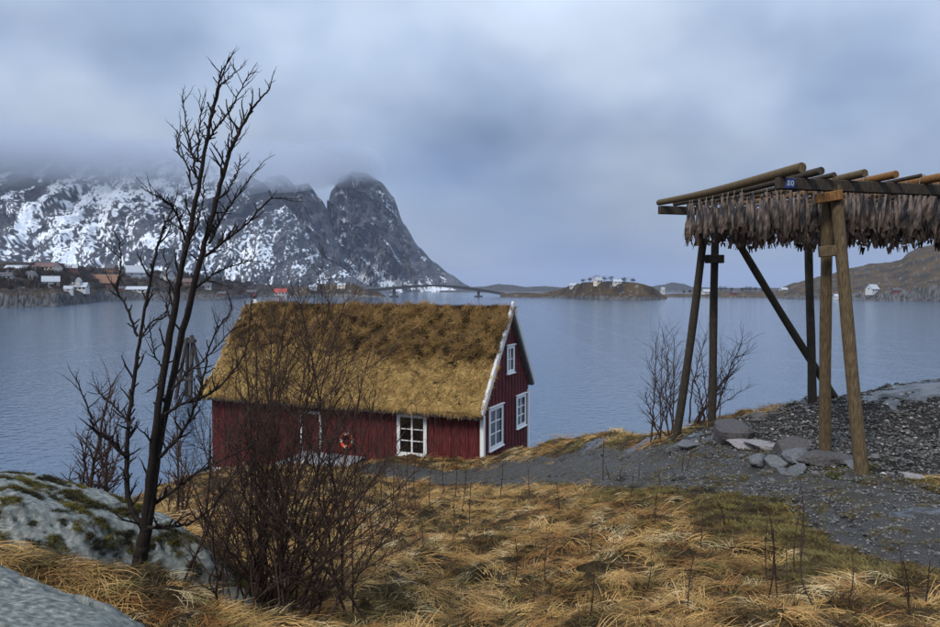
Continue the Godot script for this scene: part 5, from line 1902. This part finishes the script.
func build_stalks() -> void:
	# dead weed stalks: foot and tip in pixels, distance
	var list := [[513, 596, 515, 538, 7.3], [687, 640, 694, 553, 5.2], [766, 640, 769, 510, 5.1], [778, 640, 773, 528, 5.0], [797, 592, 800, 478, 6.2], [794, 585, 804, 492, 6.3], [815, 640, 800, 575, 5.0], [912, 640, 899, 545, 4.8], [908, 625, 903, 560, 5.0],
		[680, 504, 684, 450, 11.5], [686, 502, 692, 452, 11.6], [676, 506, 672, 470, 11.3], [638, 506, 640, 464, 11.8], [603, 502, 604, 440, 13.5], [610, 503, 606, 466, 13.2], [618, 505, 621, 470, 13.0], [734, 526, 744, 490, 8.8], [738, 525, 766, 488, 8.8],
		[455, 500, 457, 452, 17.0], [445, 503, 443, 460, 16.5], [430, 510, 431, 470, 14.5], [404, 505, 407, 450, 15.5], [417, 508, 415, 458, 15.0], [390, 512, 393, 455, 14.0], [470, 520, 471, 484, 12.5], [374, 530, 371, 470, 11.0], [452, 545, 454, 500, 10.3], [560, 520, 557, 486, 11.5], [590, 560, 592, 520, 8.2], [500, 500, 503, 466, 15.8], [530, 505, 528, 470, 14.2], [358, 505, 355, 452, 15.0], [340, 525, 343, 468, 12.5], [424, 560, 421, 512, 9.6], [870, 600, 935, 592, 5.4], [640, 600, 652, 560, 6.0], [462, 512, 466, 470, 14.0], [396, 540, 399, 488, 11.0], [770, 600, 767, 522, 5.8], [804, 600, 806, 500, 5.9], [790, 620, 786, 548, 5.4], [848, 610, 852, 556, 5.2], [925, 610, 930, 560, 5.0], [700, 560, 703, 508, 7.2], [655, 540, 657, 494, 8.6], [720, 545, 717, 500, 7.9], [545, 590, 548, 536, 7.1], [590, 640, 594, 575, 5.4], [630, 515, 633, 476, 10.8], [662, 508, 660, 470, 11.0]]
	var rg := RandomNumberGenerator.new()
	rg.seed = 77
	for e in list:
		var base := W(e[0], e[1], e[4])
		base.y = ground_y(base.x, base.z) - 0.03
		var tip := W(e[2], e[3], e[4] + rg.randf_range(-0.15, 0.15))
		var about := "thin dark dead weed stalk standing in the grass by the gravel track"
		if e[4] >= 9.5 and e[0] < 480:
			about = "thin dark dead weed stalk on the grass slope below the cabin"
		elif e[4] < 9.5 and base.distance_to(tip) > 0.62:
			about = "tall reddish dead weed stalk rising from matted grass right of the bush"
		elif e[4] < 9.5:
			about = "short dead weed stalk leaning out of the matted straw grass"
		if e[0] == 870:
			about = "dead weed stalk lying almost flat across the straw grass"
		var o := thing("dead_stalk", about, "dead stalk", base, 0.0, "dead weed stalks in the grass")
		var mb := MB.new()
		var pts := PackedVector3Array()
		var rad := PackedFloat32Array()
		var v := tip - base
		var bend := Vector3(rg.randfn(), 0, rg.randfn()) * 0.02
		for i in 9:
			var k := i / 8.0
			pts.append(v * k + bend * sin(k * PI) * v.length() * 2.0)
			rad.append(0.0064 * (1.0 - 0.5 * k) * maxf(1.0, e[4] / 9.0))
		mb.tube(pts, rad, 5)
		part("stem", mb.mesh(), M.bark_reddish, o)
		mb = MB.new()
		for i in range(3, 9):
			for rep in 2:
				if rg.randf() < 0.6:
					grow(mb, rg, pts[i], (v.normalized() + Vector3(rg.randfn(), 0.2, rg.randfn()) * 0.7).normalized(), rg.randf_range(0.02, 0.08), rad[i] * 0.7, 0, 0.4, 0.02, 0.1)
		if mb.v.size() > 0:
			part("seed_head", mb.mesh(), M.bark_reddish, o).set_meta("kind", "stuff")

# ---------- the fish drying rack ----------
func build_rack() -> void:
	var grain := [[0.0, Color(0.030, 0.022, 0.014)], [0.45, Color(0.085, 0.060, 0.034)], [0.7, Color(0.135, 0.098, 0.055)], [1.0, Color(0.21, 0.165, 0.10)]]
	var grain_dark := [[0.0, Color(0.016, 0.013, 0.011)], [0.5, Color(0.042, 0.034, 0.027)], [1.0, Color(0.095, 0.08, 0.062)]]
	var grain_orange := [[0.0, Color(0.06, 0.026, 0.010)], [0.5, Color(0.17, 0.080, 0.026)], [1.0, Color(0.29, 0.16, 0.065)]]
	var mk := func(called: String, sd: int, g: Array) -> StandardMaterial3D:
		var m := mat(called, Color.WHITE, 0.8, false, 0.3)
		m.albedo_texture = ramp_tex(noise(sd, 0.035, 5), 256, g)
		triplanar(m, 1.0, false)
		m.uv1_scale = Vector3(6.0, 0.7, 6.0)
		return m
	var post_m: Material = mk.call("rack_post", 601, grain)
	var dark_m: Material = mk.call("rack_dark", 602, grain_dark)
	var orange_m: Material = mk.call("rack_fresh_wood", 603, grain_orange)
	var H := EYE + 1.37
	var N0 := Vector3(3.98, H, -9.65)
	var u := Vector3(0.965, 0, -0.262)
	var v := Vector3(0.262, 0, 0.965)
	var o := thing("drying_rack", "tall timber rack of poles hung with drying fish", "drying rack", Vector3(N0.x, ground_y(5.08, -9.6), N0.z))
	var at := o.position
	var post := func(top: Vector3, foot: Vector3, r: float, m: Material) -> void:
		var mb := MB.new()
		var n := 14
		var pts := PackedVector3Array()
		var rad := PackedFloat32Array()
		for i in n + 1:
			var k := float(i) / n
			pts.append(foot.lerp(top, k) - at + Vector3(sin(k * 5.0 + foot.x * 3.0), 0, cos(k * 4.0 + foot.x)) * 0.010)
			rad.append(r * (1.06 - 0.16 * k + 0.03 * sin(k * 17.0 + foot.x)))
		mb.tube(pts, rad, 14, true, 0.012)
		part("post", mb.mesh(), m, o)
	var foot := func(px: float, py: float, d: float) -> Vector3:
		var p := W(px, py, d)
		p.y = ground_y(p.x, p.z) - 0.15
		return p
	post.call(W(835, 186, 9.86), foot.call(863, 476, 9.6), 0.082, post_m)
	post.call(W(827, 199, 9.98), foot.call(825, 446, 10.5), 0.078, post_m)
	post.call(W(706, 222, 13.05), foot.call(676, 434, 13.9), 0.074, dark_m)
	post.call(W(716, 222, 13.22), foot.call(711, 430, 13.9), 0.074, dark_m)
	post.call(W(809, 226, 13.6), foot.call(812, 404, 13.75), 0.076, dark_m)
	post.call(W(731, 231, 13.3), foot.call(839, 400, 13.95), 0.070, dark_m)
	# a further bent outside the frame carries the right hand end
	post.call(N0 + u * 7.4, Vector3((N0 + u * 7.4).x, 6.7, (N0 + u * 7.4).z + 0.1), 0.08, post_m)
	post.call(N0 + u * 9.4 - v * 3.3, Vector3((N0 + u * 9.4 - v * 3.3).x, 6.7, (N0 + u * 9.4 - v * 3.3).z), 0.08, dark_m)
	beam_between("beam", N0 - at, N0 + u * 7.6 - at, 0.10, 0.15, dark_m, o, 0.008)
	var F0 := N0 - v * 3.3 + u * 0.17
	beam_between("beam", F0 - at, F0 + u * 9.4 - at, 0.10, 0.14, dark_m, o, 0.008)
	beam_between("clamp_block", W(816, 199, 9.80) - at, W(842, 195, 9.76) - at, 0.10, 0.13, orange_m, o, 0.01)
	beam_between("clamp_block", W(819, 252, 9.86) - at, W(842, 250, 9.82) - at, 0.09, 0.145, post_m, o, 0.01)
	beam_between("clamp_block", W(706, 259, 13.2) - at, W(723, 259, 13.3) - at, 0.10, 0.15, dark_m, o, 0.01)
	# cross poles: place along the beams, radius, end beyond the near beam, material
	var poles := [[0.06, 0.064, 0.10, post_m], [0.36, 0.050, 0.02, dark_m], [0.78, 0.034, -0.12, dark_m], [1.06, 0.052, 0.0, post_m], [1.56, 0.050, 0.03, orange_m], [1.90, 0.026, 0.16, dark_m], [2.32, 0.058, 0.18, orange_m], [2.85, 0.050, 0.05, orange_m], [3.30, 0.055, 0.0, post_m], [3.78, 0.05, 0.1, dark_m], [4.25, 0.055, 0.1, post_m], [4.75, 0.05, 0.1, dark_m]]
	var hang := []
	for q in poles.size():
		var e = poles[q]
		var r: float = e[1]
		var a: Vector3 = N0 + u * (e[0] + (0.16 if q < 2 else 0.0)) - v * 3.40 + Vector3(0, 0.075 + r, 0)
		var b: Vector3 = N0 + u * e[0] + v * (0.30 + e[2]) + Vector3(0, 0.080 + r, 0) + u * 0.06 * sin(q * 2.3)
		var pts := PackedVector3Array()
		var rad := PackedFloat32Array()
		for i in 12:
			var k := i / 11.0
			pts.append(a.lerp(b, k) - at + Vector3(0, -0.03 * sin(k * PI), 0) + u * 0.012 * sin(k * 6.0 + q))
			rad.append(r * (0.82 + 0.20 * k))
		var mb := MB.new()
		mb.tube(pts, rad, 12, true, 0.02)
		part("pole", mb.mesh(), e[3], o)
		if q > 0:
			hang.append([q, a, b, r])
	# number plate
	var plate := mat("plate_blue", lin(0.015, 0.045, 0.20), 0.4)
	var ink := mat("plate_white", lin(0.75, 0.78, 0.82), 0.5)
	var pb := Basis(u, Vector3.UP, v)
	var pc := N0 + u * 0.16 + v * 0.056 - at
	var pl := box_part("number_plate", pc, Vector3(0.15, 0.13, 0.008), plate, o, 0.002, pb)
	var tm := TextMesh.new()
	tm.text = "80"
	var sf := SystemFont.new()
	sf.font_names = PackedStringArray(["Droid Sans"])
	sf.font_weight = 700
	tm.font = sf
	tm.font_size = 32
	tm.pixel_size = 0.0031
	tm.depth = 0.003
	var digits := part("digits", tm, ink, pl)
	digits.transform = Transform3D(pb, pc + v * 0.006)
	build_fish(hang, u, v)

# a split dried fish hung by its tail: narrow at the top, flanks flaring and ragged below
func fish_mesh(seed_: int) -> ArrayMesh:
	var rg := RandomNumberGenerator.new()
	rg.seed = seed_
	var nz := noise(seed_, 1.0, 3)
	var mb := MB.new()
	var prof := [[0.0, 0.030], [0.05, 0.016], [0.14, 0.018], [0.30, 0.026], [0.50, 0.037], [0.70, 0.046], [0.86, 0.050], [1.0, 0.036]]
	var n := 14
	var sides := 12
	var length := rg.randf_range(0.52, 0.70)
	var twist := rg.randf_range(-0.5, 0.5)
	var rows := []
	for i in n + 1:
		var t := float(i) / n
		var row := []
		for k in sides:
			var a := TAU * k / sides
			var w := tab(prof, t) * (1.0 + 0.28 * nz.get_noise_3d(cos(a) * 0.9, sin(a) * 0.9, t * 4.0))
			# the opened belly folds inwards on one side
			var belly := 1.0 - 0.75 * smoothstep(0.45, 0.75, t) * maxf(0.0, cos(a + 0.3))
			var x := cos(a) * w * 0.75 * belly
			var z := sin(a) * w * 1.15
			var q := Vector3(x, 0, z).rotated(Vector3.UP, twist * t)
			var y := -length * t
			if i == n:
				y -= length * 0.10 * rg.randf_range(-0.6, 1.0)
			row.append(Vector3(q.x, y, q.z))
		rows.append(row)
	for i in n:
		for k in sides:
			var t := (i + 0.5) / n
			var tone := 0.5 + 1.3 * nz.get_noise_3d(cos(TAU * k / sides) * 2.5, sin(TAU * k / sides) * 2.5, t * 9.0)
			var skin := Color(0.038, 0.027, 0.023).lerp(Color(0.19, 0.150, 0.132), clampf(tone, 0, 1))
			var meat := Color(0.022, 0.016, 0.013).lerp(Color(0.12, 0.082, 0.056), clampf(tone - 0.2, 0, 1))
			skin = skin.lerp(meat, smoothstep(0.45, 0.95, t + 0.5 * nz.get_noise_2d(k * 1.7, t * 6.0)))
			mb.col = skin
			mb.vert(rows[i][k], Vector3(rows[i][k].x, 0.012, rows[i][k].z).normalized())
	for i in n - 1:
		for k in sides:
			var a := i * sides + k
			var b := i * sides + (k + 1) % sides
			mb.tri_i(a, b, b + sides)
			mb.tri_i(a, b + sides, a + sides)
	# ragged flaps at the neck end
	for f in 7:
		mb.col = Color(0.03, 0.02, 0.016) * rg.randf_range(0.7, 3.0)
		var a := rg.randf() * TAU
		var p := Vector3(cos(a) * 0.045, -length * rg.randf_range(0.80, 0.98), sin(a) * 0.06)
		var d := Vector3(cos(a) * 0.03, -rg.randf_range(0.05, 0.12), sin(a) * 0.03)
		var s := Vector3(-sin(a), 0, cos(a)) * rg.randf_range(0.012, 0.03)
		mb.quad(p - s, p + s, p + d + s * 0.4, p + d - s * 0.3, Vector3(cos(a), 0, sin(a)))
	return mb.mesh()

func build_fish(hang: Array, u: Vector3, v: Vector3) -> void:
	var fm := mat("dried_fish", Color.WHITE, 0.7, true, 0.35)
	var cordm := mat("fish_cord", lin(0.20, 0.17, 0.13), 0.9)
	var kinds := []
	for i in 7:
		kinds.append(fish_mesh(700 + i))
	var cord := MB.new()
	cord.tube(PackedVector3Array([Vector3(-0.09, -0.10, 0), Vector3(-0.075, 0.02, 0.012), Vector3(0, 0.085, 0), Vector3(0.075, 0.02, -0.012), Vector3(0.09, -0.10, 0)]), PackedFloat32Array([0.006, 0.006, 0.006, 0.006, 0.006]), 5)
	var cord_mesh := cord.mesh()
	var rg := RandomNumberGenerator.new()
	rg.seed = 808
	var order := ["first", "second", "third", "fourth", "fifth", "sixth", "seventh", "eighth", "ninth", "tenth", "eleventh", "twelfth"]
	for h in hang:
		var a: Vector3 = h[1]
		var b: Vector3 = h[2]
		var n: int = [0, 16, 11, 15, 14, 10, 14, 14, 14, 12, 10, 10][h[0]]
		for i in n:
			var k := (i + 0.5 + rg.randf_range(-0.25, 0.25)) / n
			k = (0.13 if h[0] == 1 else 0.06) + k * 0.84
			if h[0] == 1 and k > 0.60:
				continue
			var p: Vector3 = a.lerp(b, k) + Vector3(0, -0.03 * sin(k * PI), 0)
			var o := thing("dried_fish_pair", "pair of dried fish tied by the tails over the %s pole from the numbered end" % order[h[0]], "dried fish", p, atan2(-u.z, u.x) + rg.randfn() * 0.12, "fish hanging on the drying rack")
			for sgn in [-1.0, 1.0]:
				var f := part("fish", kinds[rg.randi() % 7], fm, o)
				var s := rg.randf_range(0.85, 1.12)
				f.transform = Transform3D(Basis(Vector3.UP, rg.randf() * TAU).scaled(Vector3(s, s, s)).rotated(Vector3(0, 0, 1), sgn * rg.randf_range(-0.02, 0.05)).rotated(Vector3.RIGHT, rg.randfn() * 0.03), Vector3(sgn * (h[3] + 0.028), -0.045 + rg.randf_range(-0.03, 0.02), rg.randfn() * 0.015))
			part("cord", cord_mesh, cordm, o)

func plant_materials() -> void:
	var g := mat("grass", Color.WHITE, 0.75, true, 0.25)
	g.backlight_enabled = true
	g.backlight = Color(0.10, 0.08, 0.04)
	var st := mat("straw", lin(0.33, 0.23, 0.105), 0.75, true, 0.25)
	st.backlight_enabled = true
	st.backlight = Color(0.10, 0.08, 0.04)
	var b := mat("bark", Color.WHITE, 0.85, false, 0.3)
	b.albedo_texture = ramp_tex(noise(611, 0.05, 5), 256, [[0.0, Color(0.006, 0.0045, 0.004)], [0.5, Color(0.015, 0.011, 0.009)], [0.8, Color(0.032, 0.023, 0.019)], [1.0, Color(0.085, 0.078, 0.066)]])
	triplanar(b, 5.0, false)
	var b2 := mat("bark_reddish", Color.WHITE, 0.85, false, 0.3)
	b2.albedo_texture = ramp_tex(noise(612, 0.05, 5), 256, [[0.0, Color(0.014, 0.0085, 0.0065)], [0.5, Color(0.044, 0.026, 0.020)], [1.0, Color(0.110, 0.075, 0.060)]])
	triplanar(b2, 5.0, false)

func _ready() -> void:
	rng.seed = 7
	build_light()
	build_water()
	build_mountains()
	build_clouds()
	build_shores()
	build_bridge()
	build_ground()
	build_path()
	build_bedrock()
	plant_materials()
	build_house()
	build_rack()
	build_tree()
	build_bushes()
	build_stones()
	build_stalks()
	build_grass()
